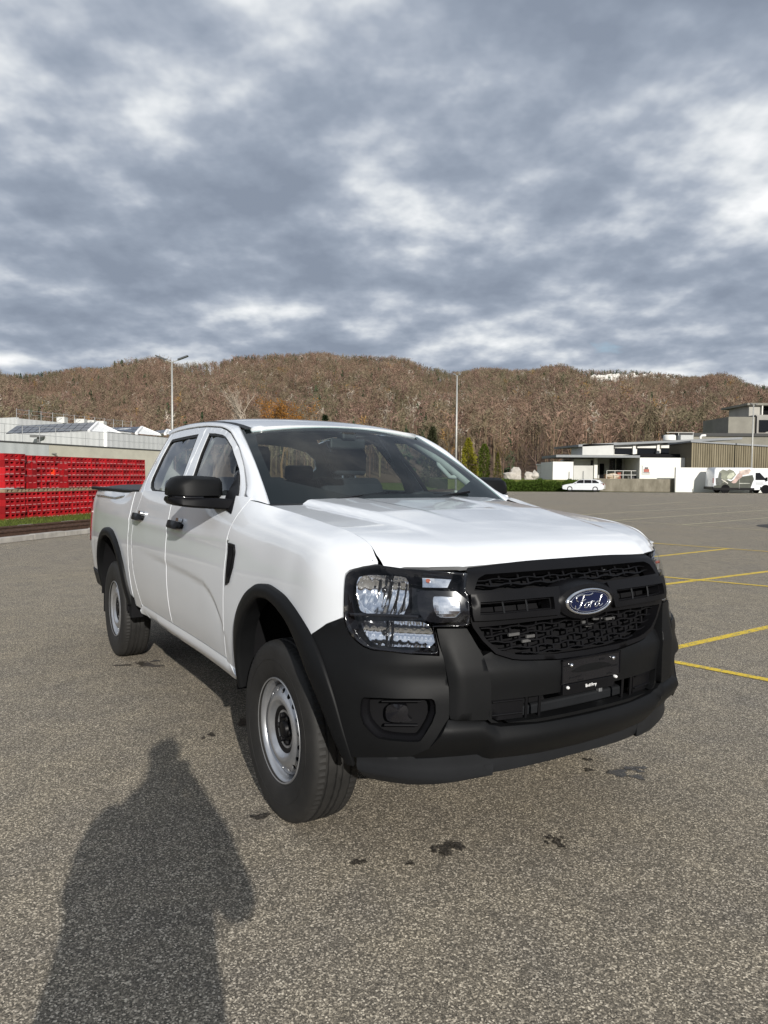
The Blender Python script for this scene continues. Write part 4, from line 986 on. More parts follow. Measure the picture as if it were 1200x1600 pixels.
RDR = [(3.945,1.33),(3.985,1.25),(4.055,1.14),(4.085,1.0),(4.072,.894),(4.05,.748),(4.004,.647),(3.965,.548)]
HL = [(.841,1.26),(.716,1.315),(.63,1.237),(.488,1.142),(.466,1.116),(.500,1.050),(.489,1.038),(.504,.944),(.514,.935),(.645,.933),(.647,.927),(.632,.850),(.633,.837),(.729,.840),(.803,.844),(.871,.847),(.907,.856),(.940,.873),(.970,.896),(.988,.921),(.996,.947),(.999,1.026),(1.001,1.085),(1.0,1.110),(.985,1.129),(.949,1.149),(.900,1.185)]
BUMPL = [(.997,.943),(1.021,.936),(1.091,.913),(1.179,.866)]

for sd in (-1, 1):
    # wing
    fm = midc(F_OUT, F_IN, .4); fmi = [p for p in fm if p[0] > 1.17]
    wing = [(.845,1.33)]+[(u, 1.33) for u in np.arange(.9, 2.06, .1)]+[(u-.007, v) for u, v in DOORF]+[(2.19,.505),(2.03,.505)]+fmi+[(1.183,.862),(1.091,.915),(1.021,.939),(1.003,.947),(1.005,1.026),(1.007,1.085),(1.006,1.112),(.99,1.133),(.953,1.154),(.905,1.19),(.862,1.24)]
    panel('wing', FS, sgn(wing, sd), M_PAINT, T, h=.03)
    # doors
    fd = [(u, v) for u, v in DOORF]+[(3.188,.548),(3.188,1.345),(2.07,1.345)]
    f_door = panel('front_door', FS, sgn(fd, sd), M_PAINT, T, h=.018)
    rd = [(3.199,1.345),(3.199,.548)]+[(u, v) for u, v in RDR[::-1]]+[(3.935,1.345)]
    r_door = panel('rear_door', FS, sgn(rd, sd), M_PAINT, T, h=.018)
    # rear cab corner and sill
    cc = [(u+.008, v) for u, v in RDR]+[(3.985,.505),(4.18,.505),(4.19,.9),(4.185,1.1),(4.165,1.33)]
    panel('cab_corner', FS, sgn(cc, sd), M_PAINT, T, h=.04)
    sl = [(2.10,.455),(2.02,.50),(2.205,.538),(2.215,.541),(3.965,.541),(4.0,.50),(3.98,.462)]
    panel('sill', FS, sgn(sl, sd), M_PAINT, T, h=.04, d=lambda a, b: -.004+.020*np.clip((.535-b)/.03, 0, 1)-.05*np.clip((.49-b)/.04, 0, 1)**2, thick=.05)
    # load bed side
    rm = [p for p in midc(R_OUT, R_IN, .4)]
    bed = [(4.20,.56)]+[(4.20,v) for v in (.8,1.0,1.2)]+[(4.185,1.33)]+[(u, 1.33) for u in np.arange(4.4, 5.8, .2)]+[(5.93,1.33),(5.93,.62),(5.37,.60)]+[p for p in rm[::-1] if p[1] > .575]
    bs = panel('bed_side', FS, sgn(bed, sd), M_PAINT, T, h=.035)
    tl = chaikin([(5.70,.86),(5.70,1.22),(5.945,1.24),(5.945,.84)], 1)
    panel('tail_lamp', FS, sgn(tl, sd), M_RED, T, d=.008, h=.04)
    panel('rear_bumper_corner', FS, sgn([(5.40,.47),(5.385,.595),(6.0,.61),(6.0,.47)], sd), M_BLK, T, d=.012, h=.05)
    # arch flares
    for o_, i_, nm in ((F_OUT, F_IN, 'wheel_arch_flare'), (R_OUT, R_IN, 'wheel_arch_flare')):
        A = sgn(chaikin(resample(o_, 30), 2, False), sd); B_ = sgn(chaikin(resample(i_, 30), 2, False), sd)
        A, B_ = resample(A, 60), resample(B_, 60)
        def mx(t): return [(p[0]*(1-t)+q[0]*t, p[1]*(1-t)+q[1]*t) for p, q in zip(A, B_)]
        k = np.linspace(0, 1, 60)
        fade = 1-.8*np.clip((k-.55)/.4, 0, 1) if o_ is F_OUT else np.ones(60)
        ribbon(nm, FS, [(mx(-.02), -.01), (mx(0), .012*fade), (mx(.10), .022*fade), (mx(.45), .027*fade), (mx(.85), .030*fade), (mx(1.0), .025*fade), (mx(1.02), .01*fade), (mx(.98), -.06)], M_BLK, T)
    # wheel housings
    for u0 in (1.564, 4.834):
        x0 = 1.564-u0; g = []
        for w in (.50, .70, .86, .895):
            g.append([(x0+math.cos(a)*(.47), sd*w, .40+math.sin(a)*.60) for a in np.linspace(.5 if u0 < 2 else .06, math.pi-.06, 28)])
        ho = MB().grid(g).add([p for p in g[0]], [tuple(range(28))]).build('wheel_housing', M_DARK, T, True)
    # wing vent
    vt = [(2.092,1.130),(2.030,1.126),(2.018,1.10),(2.030,1.022),(2.075,.945),(2.108,.928),(2.100,1.014),(2.098,1.082)]
    vo = panel('wing_vent', FS, sgn(vt, sd), M_TRIM, T, d=.010, h=.02)
    panel('vent_mesh', FS, sgn([(2.086,1.118),(2.040,1.116),(2.030,1.10),(2.04,1.03),(2.07,.97),(2.088,1.014)], sd), M_DARK, vo, d=.013, h=.02, thick=.002)
    # door handles: grip, recess behind it, painted keeper
    for dr, u0 in ((f_door, 3.0), (r_door, 3.905)):
        hp = chaikin([(u0-.135,1.138),(u0-.14,1.184),(u0+.13,1.186),(u0+.135,1.140)], 1)
        rc = panel('handle_recess', FS, sgn(chaikin([(u0-.07,1.10),(u0-.08,1.21),(u0+.07,1.215),(u0+.07,1.10)], 2), sd), M_PAINT, dr, d=lambda a, b, u0=u0: .002-.018*np.exp(-((np.abs(a)-u0)/.06)**2-((b-1.16)/.045)**2), h=.015, thick=.004)
        panel('door_handle', FS, sgn(hp, sd), M_TRIM, dr, d=lambda a, b, u0=u0: .036-.016*((np.abs(a)-u0)/.135)**4, h=.025, thick=.018)
        panel('handle_keeper', FS, sgn([(u0-.10,1.170),(u0-.10,1.205),(u0-.045,1.205),(u0-.045,1.170)], sd), M_CHROME, dr, d=.026, h=.03, thick=.022)

    # cabin side: pressed door frames round the windows
    GUT = [(-2.58,1.738),(-2.479,1.752),(-2.34,1.760),(-2.146,1.765),(-1.899,1.765),(-1.692,1.760),(-1.399,1.740),(-1.27,1.72),(-1.162,1.696),(-1.05,1.652),(-.958,1.607),(-.864,1.538),(-.805,1.487),(-.73,1.437),(-.663,1.396),(-.61,1.36),(-.51,1.335)]
    RW = [(-1.785,1.715),(-2.045,1.711),(-2.37,1.702),(-2.408,1.688),(-2.402,1.58),(-2.374,1.496),(-2.356,1.434),(-2.33,1.40),(-2.26,1.365),(-2.17,1.346),(-1.90,1.338),(-1.635,1.338),(-1.622,1.43),(-1.717,1.602)]
    FW = [(-1.581,1.711),(-1.437,1.703),(-1.287,1.688),(-1.215,1.674),(-1.146,1.653),(-1.039,1.611),(-.92,1.537),(-.805,1.455),(-.735,1.405),(-.67,1.345),(-.80,1.338),(-1.40,1.338),(-1.453,1.468),(-1.527,1.589)]
    gx = lambda pl: [((x if sd < 0 else -x), z) for x, z in pl]
    fr_f = [(-1.596,1.337),(-1.571,1.43),(-1.626,1.60),(-1.681,1.753)]+[(x, z-.006) for x, z in GUT if x > -1.67]+[(-.508,1.337)]
    panel('window_frame', GS, gx(fr_f), M_PAINT, f_door, holes=[gx(FW)], h=.03, thick=.03)
    fr_r = [(-1.606,1.337),(-2.383,1.337),(-2.42,1.36),(-2.475,1.43),(-2.50,1.58),(-2.485,1.742)]+[(x, z-.006) for x, z in GUT if -2.48 < x < -1.70]+[(-1.691,1.753),(-1.636,1.60),(-1.581,1.43)]
    panel('window_frame', GS, gx(fr_r), M_PAINT, r_door, holes=[gx(RW)], h=.03, thick=.03)
    def inset(pl, m):
        c = np.mean(np.array(pl), 0); return [(c[0]+(x-c[0])*(1-m[0]), c[1]+(z-c[1])*(1-m[1])) for x, z in pl]
    for dr, wn_, mm in ((f_door, FW, (.045, .075)), (r_door, RW, (.06, .08))):
        panel('window_seal', GS, gx(wn_), M_RUB, dr, holes=[gx(inset(wn_, mm))], d=-.004, h=.03, thick=.02)
        panel('side_window', GS, gx(inset(wn_, (mm[0]*.8, mm[1]*.8))), M_SIDE, dr, d=-.012, h=.06, thick=.004)
    # pillar and roof rail between door gap and windscreen / roof
    E2 = [((x if sd < 0 else -x), z) for x, z in GUT[::-1]]
    a_ = np.array([p[0] for p in E2]); b_ = np.array([p[1] for p in E2])
    L2 = GS(a_, b_)+snormal(GS, a_, b_)*.001
    tt = np.linspace(0, 1, 9); lw = WS(np.full(9, sd*1.0), tt)
    rr = RS(np.linspace(-1.25, -2.70, 12), np.full(12, sd*.586))
    L1 = np.concatenate([lw, rr])
    def rs3(P, n, key):
        t = np.linspace(key[0], key[-1], n); return np.stack([np.interp(t, key, P[:, i]) for i in range(3)], 1)
    k2 = np.concatenate([[0], np.cumsum(np.linalg.norm(np.diff(L2, axis=0), axis=1))])
    k1 = np.concatenate([[0], np.cumsum(np.linalg.norm(np.diff(L1, axis=0), axis=1))])
    k2, k1 = k2/k2[-1], k1/k1[-1]
    Q2, Q1 = rs3(L2, 60, k2), rs3(L1, 60, k1)
    rows = []
    for f_ in (0, .12, .3, .5, .7, .88, 1.0):
        row = Q2*(1-f_)+Q1*f_
        out = np.stack([np.full(60, .35), np.full(60, sd*.75), np.full(60, .55)], 1)
        row = row+out*(.014*math.sin(math.pi*f_))
        rows.append(row.tolist())
    rows = [[(x, y-sd*.025, z) for x, y, z in rows[0]]]+rows+[[(x-.01, y-sd*.0, z-.03) for x, y, z in rows[-1]]]
    MB().grid(rows).build('pillar_and_roof_rail', M_PAINT, T, True, fix=True)
    # quarter panel of the cabin behind the rear window and cab back edge
    q = [(-2.392,1.33),(-2.43,1.36),(-2.485,1.43),(-2.51,1.58),(-2.495,1.746),(-2.58,1.736),(-2.66,1.72),(-2.665,1.55),(-2.66,1.33)]
    panel('quarter_panel', GS, gx(q), M_PAINT, T, h=.03, thick=.04)
    # roof ditch moulding
    xs_ = np.linspace(-1.13, -2.66, 24)
    MB().grid([RS(xs_, np.full(24, sd*(.586+o))).tolist() for o in (-.030, -.026, .0, .006)]).build('roof_moulding', M_TRIM, T, True, fix=True).location = (0, 0, .001)
    # front bumper corner
    bc = [(.641,.925),(.628,.848),(.630,.833),(.729,.836),(.803,.840),(.871,.843),(.909,.852),(.944,.870),(.974,.893),(.992,.919)]+BUMPL+[p for p in midc(F_OUT, F_IN, .4) if p[0] < 1.17 and p[1] > .47]+[(.975,.475),(.86,.492),(.733,.503),(.668,.532),(.613,.608),(.604,.618),(.604,.724),(.618,.832)]
    FOG = chaikin([(.908,.671),(.896,.686),(.671,.690),(.652,.679),(.650,.623),(.698,.556),(.714,.550),(.838,.555),(.866,.566),(.908,.604)], 1)
    pf = lambda a, b: np.interp(b, [.45,.50,.53,.56,.69,.72,.745,.775,.80,.825,.86,.95], [-.012,-.002,.004,.006,.006,.001,-.005,-.003,.009,.010,.003,0])*np.clip((.93-np.abs(a))/.14, 0, 1)
    bcp = panel('bumper_corner', FS, sgn(bc, sd), M_BLK, T, holes=[sgn(FOG, sd)], d=pf, h=.022, thick=.03)
    fo2 = [((p[0]-.78)*.9+.78, (p[1]-.62)*.88+.62) for p in FOG]
    ribbon('fog_lamp_bezel', FS, [(sgn(FOG+FOG[:1], sd), .006), (sgn(FOG+FOG[:1], sd), -.012), (sgn(fo2+fo2[:1], sd), -.018), (sgn(fo2+fo2[:1], sd), -.055)], M_TRIM, bcp)
    panel('fog_lamp_pocket', FS, sgn([((p[0]-.78)*1.0+.78, (p[1]-.62)+.62) for p in FOG], sd), M_DARK, bcp, d=-.052, h=.04, thick=.01)
    fl = chaikin([(.822,.660),(.754,.660),(.742,.640),(.748,.618),(.72,.604),(.815,.598),(.828,.617)], 2)
    flo = panel('fog_lamp', FS, sgn(fl, sd), M_GLOSSB, bcp, d=lambda a, b: -.022+.010*np.exp(-((np.abs(a)-.785)/.04)**2-((b-.635)/.03)**2), h=.01, thick=.03)
    ribbon('fog_lamp_trim', FS, [(sgn([(.84,.664+o),(.70,.668+o)], sd), dd) for o, dd in ((0, -.03), (0, -.016), (.005, -.014), (.005, -.03))], M_TRIM, bcp)
    ribbon('fog_lamp_trim', FS, [(sgn([(.83,.588+o),(.71,.590+o)], sd), dd) for o, dd in ((0, -.03), (0, -.014), (.006, -.016), (.006, -.03))], M_TRIM, bcp)
    # bumper pillar: a wedge with a bright upper facet
    pl = [(.634,.926),(.519,.926),(.505,.90),(.472,.826),(.456,.74),(.455,.697),(.457,.612),(.470,.607),(.598,.615),(.603,.63),(.603,.724),(.617,.832)]
    panel('bumper_pillar', FS, sgn(pl, sd), M_BLK, T, d=lambda a, b: .004+.016*np.clip((np.interp(b, [.6,.72,.83,.93], [.603,.603,.617,.636])-np.abs(a))/.035, 0, 1)*np.interp(b, [.60,.70,.775,.80,.925], [1.1,1.2,1.25,1.0,-.2]), h=.02, thick=.04)
    # lower valance
    vl = [(.945,.488),(.935,.44),(.915,.402),(.875,.380),(.718,.388),(.604,.404),(.40,.424),(.40,.49),(.61,.484),(.709,.480),(.733,.498)]
    panel('bumper_valance', FS, sgn(vl, sd), M_GREY, T, d=lambda a, b: np.interp(b, [.37,.405,.43,.45,.50], [-.034,-.014,-.004,-.018,-.028]), h=.02, thick=.05)
    # headlamp
    hl = panel('headlight', FS, sgn(HL, sd), M_GLOSSB, T, d=-.085, h=.03, thick=.03)
    e_ = chaikin(sgn([(u, v) for u, v in HL], sd), 1)
    cen = np.array([sd*.76, 1.0])
    i_ = [(cen[0]+(p[0]-cen[0])*.972, cen[1]+(p[1]-cen[1])*.96) for p in e_]
    ribbon('headlight_surround', FS, [(e_+e_[:1], -.06), (e_+e_[:1], -.001), (i_+i_[:1], -.002), (i_+i_[:1], -.085)], M_GLOSSB, hl)
    up = chaikin([(.950,1.100),(.915,1.118),(.844,1.135),(.773,1.140),(.738,1.115),(.739,.972),(.784,.968),(.859,.968),(.906,.966),(.930,.980),(.945,1.03)], 1)
    rb = lambda c0, v0, a0, b0, dep: (lambda a, b: -.012-dep*(1-np.clip(((np.abs(a)-c0)/a0)**2+((b-v0)/b0)**2, 0, 1))+.0035*np.abs(np.sin(np.abs(a)*95+b*12)))
    panel('main_beam_reflector', FS, sgn(up, sd), M_REFL, hl, d=rb(.82, 1.055, .125, .095, .055), h=.006, thick=.02, smooth=True)
    lo_ = chaikin([(.950,.938),(.84,.943),(.707,.948),(.676,.944),(.652,.927),(.638,.862),(.728,.861),(.851,.863),(.892,.872),(.926,.897)], 1)
    panel('low_beam_reflector', FS, sgn(lo_, sd), M_REFL, hl, d=rb(.84, .905, .24, .060, .05), h=.006, thick=.02, smooth=True)
    for u_, v_ in ((.835, 1.055), (.83, .905)):
        q_ = (FS(np.array([sd*u_]), np.array([v_]))-snormal(FS, np.array([sd*u_]), np.array([v_]))*.045)[0]; n_ = snormal(FS, np.array([sd*u_]), np.array([v_]))[0]
        MB().tube([tuple(q_-n_*.02), tuple(q_+n_*.012), tuple(q_+n_*.022)], [.012, .012, .005], 12).build('bulb_shield', M_GLOSSB, hl, True)
    ribbon('headlight_divider', FS, [(sgn([(.972,.951+o),(.84,.957+o),(.70,.957+o)], sd), dd) for o, dd in ((0, -.05), (0, -.008), (.012, -.006), (.012, -.05))], M_GLOSSB, hl)
    tn = [(.679,1.118),(.548,1.100),(.577,1.066),(.683,1.068)]
    panel('indicator_lamp', FS, sgn(tn, sd), M_REFL, hl, d=-.014, h=.012, thick=.02, smooth=False)
    panel('indicator_bulb', FS, sgn(chaikin([(.666,1.106),(.648,1.105),(.650,1.086),(.668,1.086)], 2), sd), M_AMBER, hl, d=-.004, h=.01, thick=.012)
    fm_ = chaikin([(.702,1.047),(.685,1.057),(.495,1.049),(.509,.950),(.654,.944),(.688,.962),(.702,.996)], 1)
    fi_ = [((p[0]-.585)*.56+.580, (p[1]-1.0)*.66+1.0) for p in fm_]
    panel('daytime_lamp_frame', FS, sgn(fm_, sd), M_GLOSSB, hl, holes=[sgn(fi_, sd)], d=-.002, h=.02, thick=.04)
    panel('daytime_lamp', FS, sgn([((p[0]-.585)*.60+.580, (p[1]-1.0)*.7+1.0) for p in fm_], sd), M_REFL, hl, d=-.012, h=.010, thick=.01, smooth=False)
    panel('headlight_lens', FS, sgn(HL, sd), M_LENS, hl, d=.0035, h=.03, thick=.002)
    # door mirror
    def sect(w, x0, x1, z0, z1, ch):      # x1 front, chamfered front-top
        w -= .080; x0 -= .29; x1 -= .29
        return [(x0, sd*w, z0), (x0, sd*w, z1-.012), (x0+.02, sd*w, z1), (x1-ch*1.5, sd*w, z1), (x1-ch*.35, sd*w, z1-ch*.55), (x1, sd*w, z1-ch*1.3), (x1+.004, sd*w, z0+.01), (x1-.01, sd*w, z0)]
    def loft(secs):
        m_ = MB(); m_.grid([q+q[:1] for q in secs]); m_.add(secs[0], [tuple(range(len(secs[0])))]); m_.add(secs[-1], [tuple(range(len(secs[0])))]); return m_
    mr = loft([sect(.915,-.665,-.545,1.342,1.428,.018), sect(.925,-.67,-.525,1.342,1.438,.024), sect(.95,-.68,-.510,1.341,1.446,.03), sect(1.06,-.685,-.505,1.341,1.452,.034), sect(1.115,-.685,-.510,1.342,1.451,.034), sect(1.15,-.682,-.528,1.345,1.440,.034), sect(1.170,-.675,-.560,1.35,1.418,.028), sect(1.180,-.66,-.60,1.355,1.392,.012)]).build('door_mirror', M_BLK, T, True, fix=True)
    shade_angle(mr, 38)
    lw_ = loft([sect(.875,-.51,-.32,1.280,1.334,.006), sect(.945,-.57,-.36,1.284,1.338,.008), sect(1.01,-.655,-.43,1.287,1.341,.010), sect(1.08,-.685,-.495,1.291,1.342,.012), sect(1.13,-.685,-.505,1.297,1.344,.012), sect(1.165,-.68,-.535,1.308,1.346,.01), sect(1.183,-.665,-.59,1.325,1.347,.008)]).build('mirror_base', M_TRIM, mr, True, fix=True); shade_angle(lw_, 38)
    MB().cbox((-.978, sd*.96, 1.395), (.004, .22, .085)).build('mirror_glass', M_CHROME, mr, bevel=.01)
    loft([sect(1.03,-.52,-.494,1.333,1.347,.003), sect(1.12,-.53,-.503,1.335,1.348,.003), sect(1.165,-.56,-.533,1.338,1.349,.003), sect(1.184,-.62,-.585,1.339,1.349,.003)]).build('mirror_indicator', M_GLOSSB, mr, True, fix=True)
    panel('mirror_sail', GS, gx([(-.82,1.462),(-.732,1.402),(-.66,1.355),(-.61,1.285),(-.60,1.262),(-.68,1.280),(-.76,1.345)]), M_TRIM, mr, d=.012, h=.03)

# bonnet, windscreen, roof
hx = [(x, -.739) for x in np.linspace(-.425, .50, 14)]+[(.56,-.739),(.597,-.732)]
hfr = [(.640,-.688),(.692,-.604),(.745,-.487),(.757,-.40),(.768,-.25),(.773,-.1)]
hood_o = hx+hfr+[(x, -y) for x, y in hfr[::-1]]+[(x, -y) for x, y in hx[::-1]]+[(-.40,.66),(-.372,.50),(-.362,.25),(-.358,0),(-.362,-.25),(-.372,-.50),(-.40,-.66)]
hood = panel('bonnet', HS, hood_o, M_PAINT, T, h=.0165, thick=.03)
# rolled front edge of the bonnet above the grille
ed = [(_x, _y) for _x, _y in [(.692,-.604),(.745,-.487),(.757,-.40),(.768,-.25),(.773,-.1),(.773,.1),(.768,.25),(.757,.40),(.745,.487),(.692,.604)]]
panel('windscreen', WS, [(-1, 0), (1, 0), (1, 1), (-1, 1)], M_WS, T, d=0, h=.07, sc=(.67, .8), thick=.004)
fr_in = chaikin([(-.93,.085),(.93,.085),(.925,.90),(.80,.935),(-.80,.935),(-.925,.90)], 1)
panel('windscreen_black_edge', WS, [(-1, 0), (1, 0), (1, 1), (-1, 1)], M_RUB, T, holes=[fr_in], d=-.006, h=.05, sc=(.67, .8), thick=.003)
MB().grid([(WS(np.linspace(-1.03, 1.03, 24), np.full(24, 0.0))+np.array([dx, 0, dz])).tolist() for dx, dz in ((.10, -.04), (.05, -.012), (.0, .004), (-.02, .004))]).build('cowl', M_TRIM, T, True, fix=True)
panel('roof', RS, [(-1.122,-.560),(-1.105,-.40),(-1.092,-.2),(-1.088,0),(-1.092,.2),(-1.105,.40),(-1.122,.560),(-2.70,.560),(-2.74,.3),(-2.745,0),(-2.74,-.3),(-2.70,-.560)], M_PAINT, T, h=.05, thick=.03)
panel('roof_lining', RS, [(-1.20,-.56),(-1.17,0),(-1.20,.56),(-2.66,.56),(-2.66,-.56)], M_LINER, T, d=-.055, h=.1, thick=.004)
# cab back wall with rear window
def BW(y, z): return np.stack([-2.70+.10*(1.33-z)*0-.08*np.clip(1.33-z, 0, 1)*0+.14*np.clip(z-1.33, 0, 1), y, z], 1)
def bwp(y, z):
    p = BW(y, z); return p
bk = [(-.80,.60),(.80,.60),(.83,1.30),(.56,1.79),(-.56,1.79),(-.83,1.30)]
rwh = chaikin([(-.62,1.40),(.62,1.40),(.56,1.70),(-.56,1.70)], 2)
panel('cab_back', BW, bk[::-1], M_PAINT, T, holes=[rwh], h=.08, thick=-.03)
panel('rear_window', BW, rwh, M_SIDE, T, h=.1, d=-.01, thick=.003)
panel('cab_back_lining', BW, bk, M_LINER, T, holes=[rwh], d=.035, h=.1, thick=.002)

# grille and bumper middle
gs = [(.452,1.245),(.470,1.115),(.498,1.052),(.487,1.040),(.500,.951),(.494,.930),(.463,.881),(.417,.831),(.354,.808),(.315,.802),(.163,.790)]
gout = [(-u, v) for u, v in gs]+[(0,.787)]+[(u, v) for u, v in gs[::-1]]+[(.25,1.25),(0,1.255),(-.25,1.25)]
upo = [(.462,1.050),(.432,1.092),(.40,1.112),(.25,1.113),(0,1.113)]
upo = [(-u, v) for u, v in upo]+[(u, v) for u, v in upo[::-1]][1:]+[(.15,1.045),(-.15,1.045)]
lwo = [(.472,.930),(.447,.882),(.402,.843),(.345,.824),(.30,.817),(.16,.808),(0,.806)]
lwo = [(-u, v) for u, v in lwo]+[(u, v) for u, v in lwo[::-1]][1:]+[(.16,.936),(-.16,.936)]
bars = [(-.478,.941),(.478,.941),(.486,1.040),(-.486,1.040)]
grille = panel('grille', FS, gout, M_TRIM, T, holes=[upo, lwo]+[[(q*.176,1.009),(q*.176,.976),(q*.462,.978),(q*.454,1.009)] for q in (-1, 1)], d=.002, h=.025, thick=.05)
for sd in (-1, 1):
    ob = [(.488,1.038),(.13,1.038),(.15,.951),(.492,.955),(.495,.975)]
    ho = chaikin([(.458,1.013),(.10,1.011),(.10,.974),(.468,.974)], 1)
    ho = [(.458,1.013),(.170,1.011),(.172,.972),(.468,.974)]
    panel('grille_bar', FS, sgn(ob, sd), M_TRIM, grille, holes=[sgn(ho, sd)], d=.022, h=.025, thick=.05)
    for u in (.28, .37):
        MB().tube([tuple((FS(np.array([sd*u]), np.array([v]))+snormal(FS, np.array([sd*u]), np.array([v]))*.004)[0]) for v in (.972, .992, 1.013)], .004, 6).build('grille_rib', M_GREY, grille)
panel('grille_pocket', FS, [(-.47,.80),(.47,.80),(.48,1.115),(-.48,1.115)], M_DARK, grille, d=-.075, h=.06, thick=.01)
# wavy honeycomb slats
def slat(v0, smax, ph, hgt=.005):
    n = int(smax*2/.030); ss = np.linspace(-smax, smax, n+1); rows = [[], [], [], []]
    for k, s_ in enumerate(ss):
        zz_ = v0+(.003 if ((k+ph)//2) % 2 == 0 else -.003)
        for r_, (dz, dd) in enumerate(((0, -.045), (0, -.022), (hgt, -.022), (hgt, -.045))): rows[r_].append((s_, zz_+dz, dd))
    return [([(a, b) for a, b, c in r_], [c for a, b, c in r_]) for r_ in rows]
for i, (v0, sm) in enumerate([(1.068,.445),(1.090,.425),(.914,.455),(.890,.440),(.866,.425),(.842,.395),(.820,.30)]):
    so = ribbon('grille_slat', FS, slat(v0, sm, i*2), M_TRIM, grille, smooth=False)
    for k in range(-6, 7):
        s_ = k*.075+(.0375 if i % 2 else 0)
        if abs(s_) > sm-.02: continue
        a = np.array([s_, s_]); b = np.array([v0, v0+.024]); P_ = FS(a, b)-snormal(FS, a, b)*.028
        MB().tube([tuple(P_[0]), tuple(P_[1])], .006, 4).build('slat_web', M_TRIM, so)
for k, (y, z, w) in enumerate([(-.33,.89,.05),(-.25,.875,.04),(.03,.90,.03),(.10,.908,.05),(.06,.885,.05),(.17,.90,.05),(-.27,.86,.04)]):
    MB().cbox((.845, y, z), (.008, w, .010)).build('radiator_fin', plain('radiator aluminium', (.13, .13, .13), .5, .5), grille)
# emblem
pad = MB(); nx = 40
def oval(a, b, x, n=48): return [(x, a*math.cos(2*math.pi*k/n), b*math.sin(2*math.pi*k/n)) for k in range(n)]
def ovals(name, rings, mat, parent, loc):
    m_ = MB(); m_.grid([r+r[:1] for r in rings]); m_.add(rings[-1], [tuple(range(len(rings[-1])))])
    o = m_.build(name, mat, parent, True, fix=True); shade_angle(o, 40); o.location = loc; return o
EZ = .990
ovals('emblem_pad', [oval(.172,.078,.80), oval(.168,.075,.862), oval(.150,.066,.886), oval(.128,.055,.892)], M_TRIM, grille, (0, 0, EZ))
ring = MB(); ring.grid([r+r[:1] for r in [oval(.122,.0505,.889), oval(.122,.0505,.896), oval(.116,.047,.902), oval(.108,.0415,.899), oval(.107,.041,.892)]])
emb = ring.build('emblem_ring', M_CHROME, grille, True, fix=True); emb.location = (0, 0, EZ)
ovals('emblem_field', [oval(.108,.0415,.892), oval(.106,.0405,.8975), oval(.06,.02,.8995)], M_BLUE, grille, (0, 0, EZ))
pin = MB(); pin.grid([r+r[:1] for r in [oval(.1005,.0375,.897), oval(.1005,.0375,.8995), oval(.0985,.036,.8995), oval(.0985,.036,.897)]]); pin.build('emblem_pinstripe', M_CHROME, grille, True, fix=True).location = (0, 0, EZ)
STR = [[(-.056,.004),(-.064,.008),(-.066,.016),(-.060,.024),(-.048,.028),(-.030,.027),(-.012,.025),(.004,.026),(.012,.031)],
       [(-.028,.027),(-.034,.012),(-.041,-.006),(-.050,-.020),(-.062,-.025),(-.070,-.019),(-.069,-.010)],
       [(-.044,.004),(-.032,.006),(-.022,.010)],
       [(-.012,-.002),(-.022,-.006),(-.027,-.016),(-.021,-.022),(-.010,-.018),(-.005,-.008),(-.010,-.002),(-.002,-.002),(.006,.000)],
       [(.008,.002),(.003,-.010),(-.001,-.022)], [(.004,-.008),(.012,.000),(.020,.001)],
       [(.036,-.002),(.027,-.006),(.021,-.016),(.027,-.022),(.038,-.016),(.044,-.006),(.036,-.001)],
       [(.056,.022),(.049,.006),(.042,-.012),(.045,-.020),(.054,-.018),(.060,-.012)]]
lt = MB()
for st in STR:
    st = chaikin([(a*1.12, b*1.02) for a, b in st], 2, False)
    lt.tube([(.9000, a, b) for a, b in st], .0026, 6)
lt.build('emblem_lettering', M_CHROME, grille, True).location = (0, 0, EZ)

# middle of the bumper
cp = [(.459,.605),(.458,.70),(.470,.822),(.430,.838),(.417,.827),(.354,.804),(.315,.798),(.163,.786)]
cpo = [(-u, v) for u, v in cp]+[(0,.783)]+[(u, v) for u, v in cp[::-1]]+[(.44,.59),(.25,.575),(0,.575),(-.25,.575),(-.44,.59)]
itk = [(-.445,.664),(.445,.664),(.438,.60),(.405,.585),(-.405,.585),(-.438,.60)]
bmid = panel('bumper_middle', FS, cpo, M_BLK, T, holes=[itk], d=lambda a, b: np.interp(b, [.57,.67,.70,.735,.78,.82], [0,.0,.004,.010,.012,-.01]), h=.025, thick=.05)
panel('intake_pocket', FS, [(-.46,.56),(.46,.56),(.46,.68),(-.46,.68)], M_DARK, bmid, d=-.12, h=.06, thick=.01)
for sd in (-1, 1):
    ib = panel('intake_blank', FS, sgn([(.440,.66),(.300,.66),(.300,.588),(.405,.588),(.436,.602)], sd), M_TRIM, bmid, d=-.022, h=.03, thick=.02)
    for v in (.603, .648):
        ribbon('intake_ridge', FS, [(sgn([(.43,v+o),(.305,v+o)], sd), dd) for o, dd in ((0, -.03), (0, -.015), (.005, -.015), (.005, -.03))], M_TRIM, ib)
    for u in (.285, .225):
        MB().tube([tuple((FS(np.array([sd*u]), np.array([v]))-snormal(FS, np.array([sd*u]), np.array([v]))*.025)[0]) for v in (.58, .67)], .006, 6).build('intake_strut', M_TRIM, bmid)
MB().box((.70, -.30, .555), (.80, .34, .60)).build('crash_bar', M_GREY, bmid, bevel=.01)
MB().cbox((.80, -.27, .625), (.02, .015, .055)).build('intake_fin', plain('bare aluminium', (.5, .5, .48), .45, .5), bmid)
MB().cbox((.80, .17, .625), (.02, .02, .06)).build('tow_eye', M_STEEL, bmid, bevel=.004)
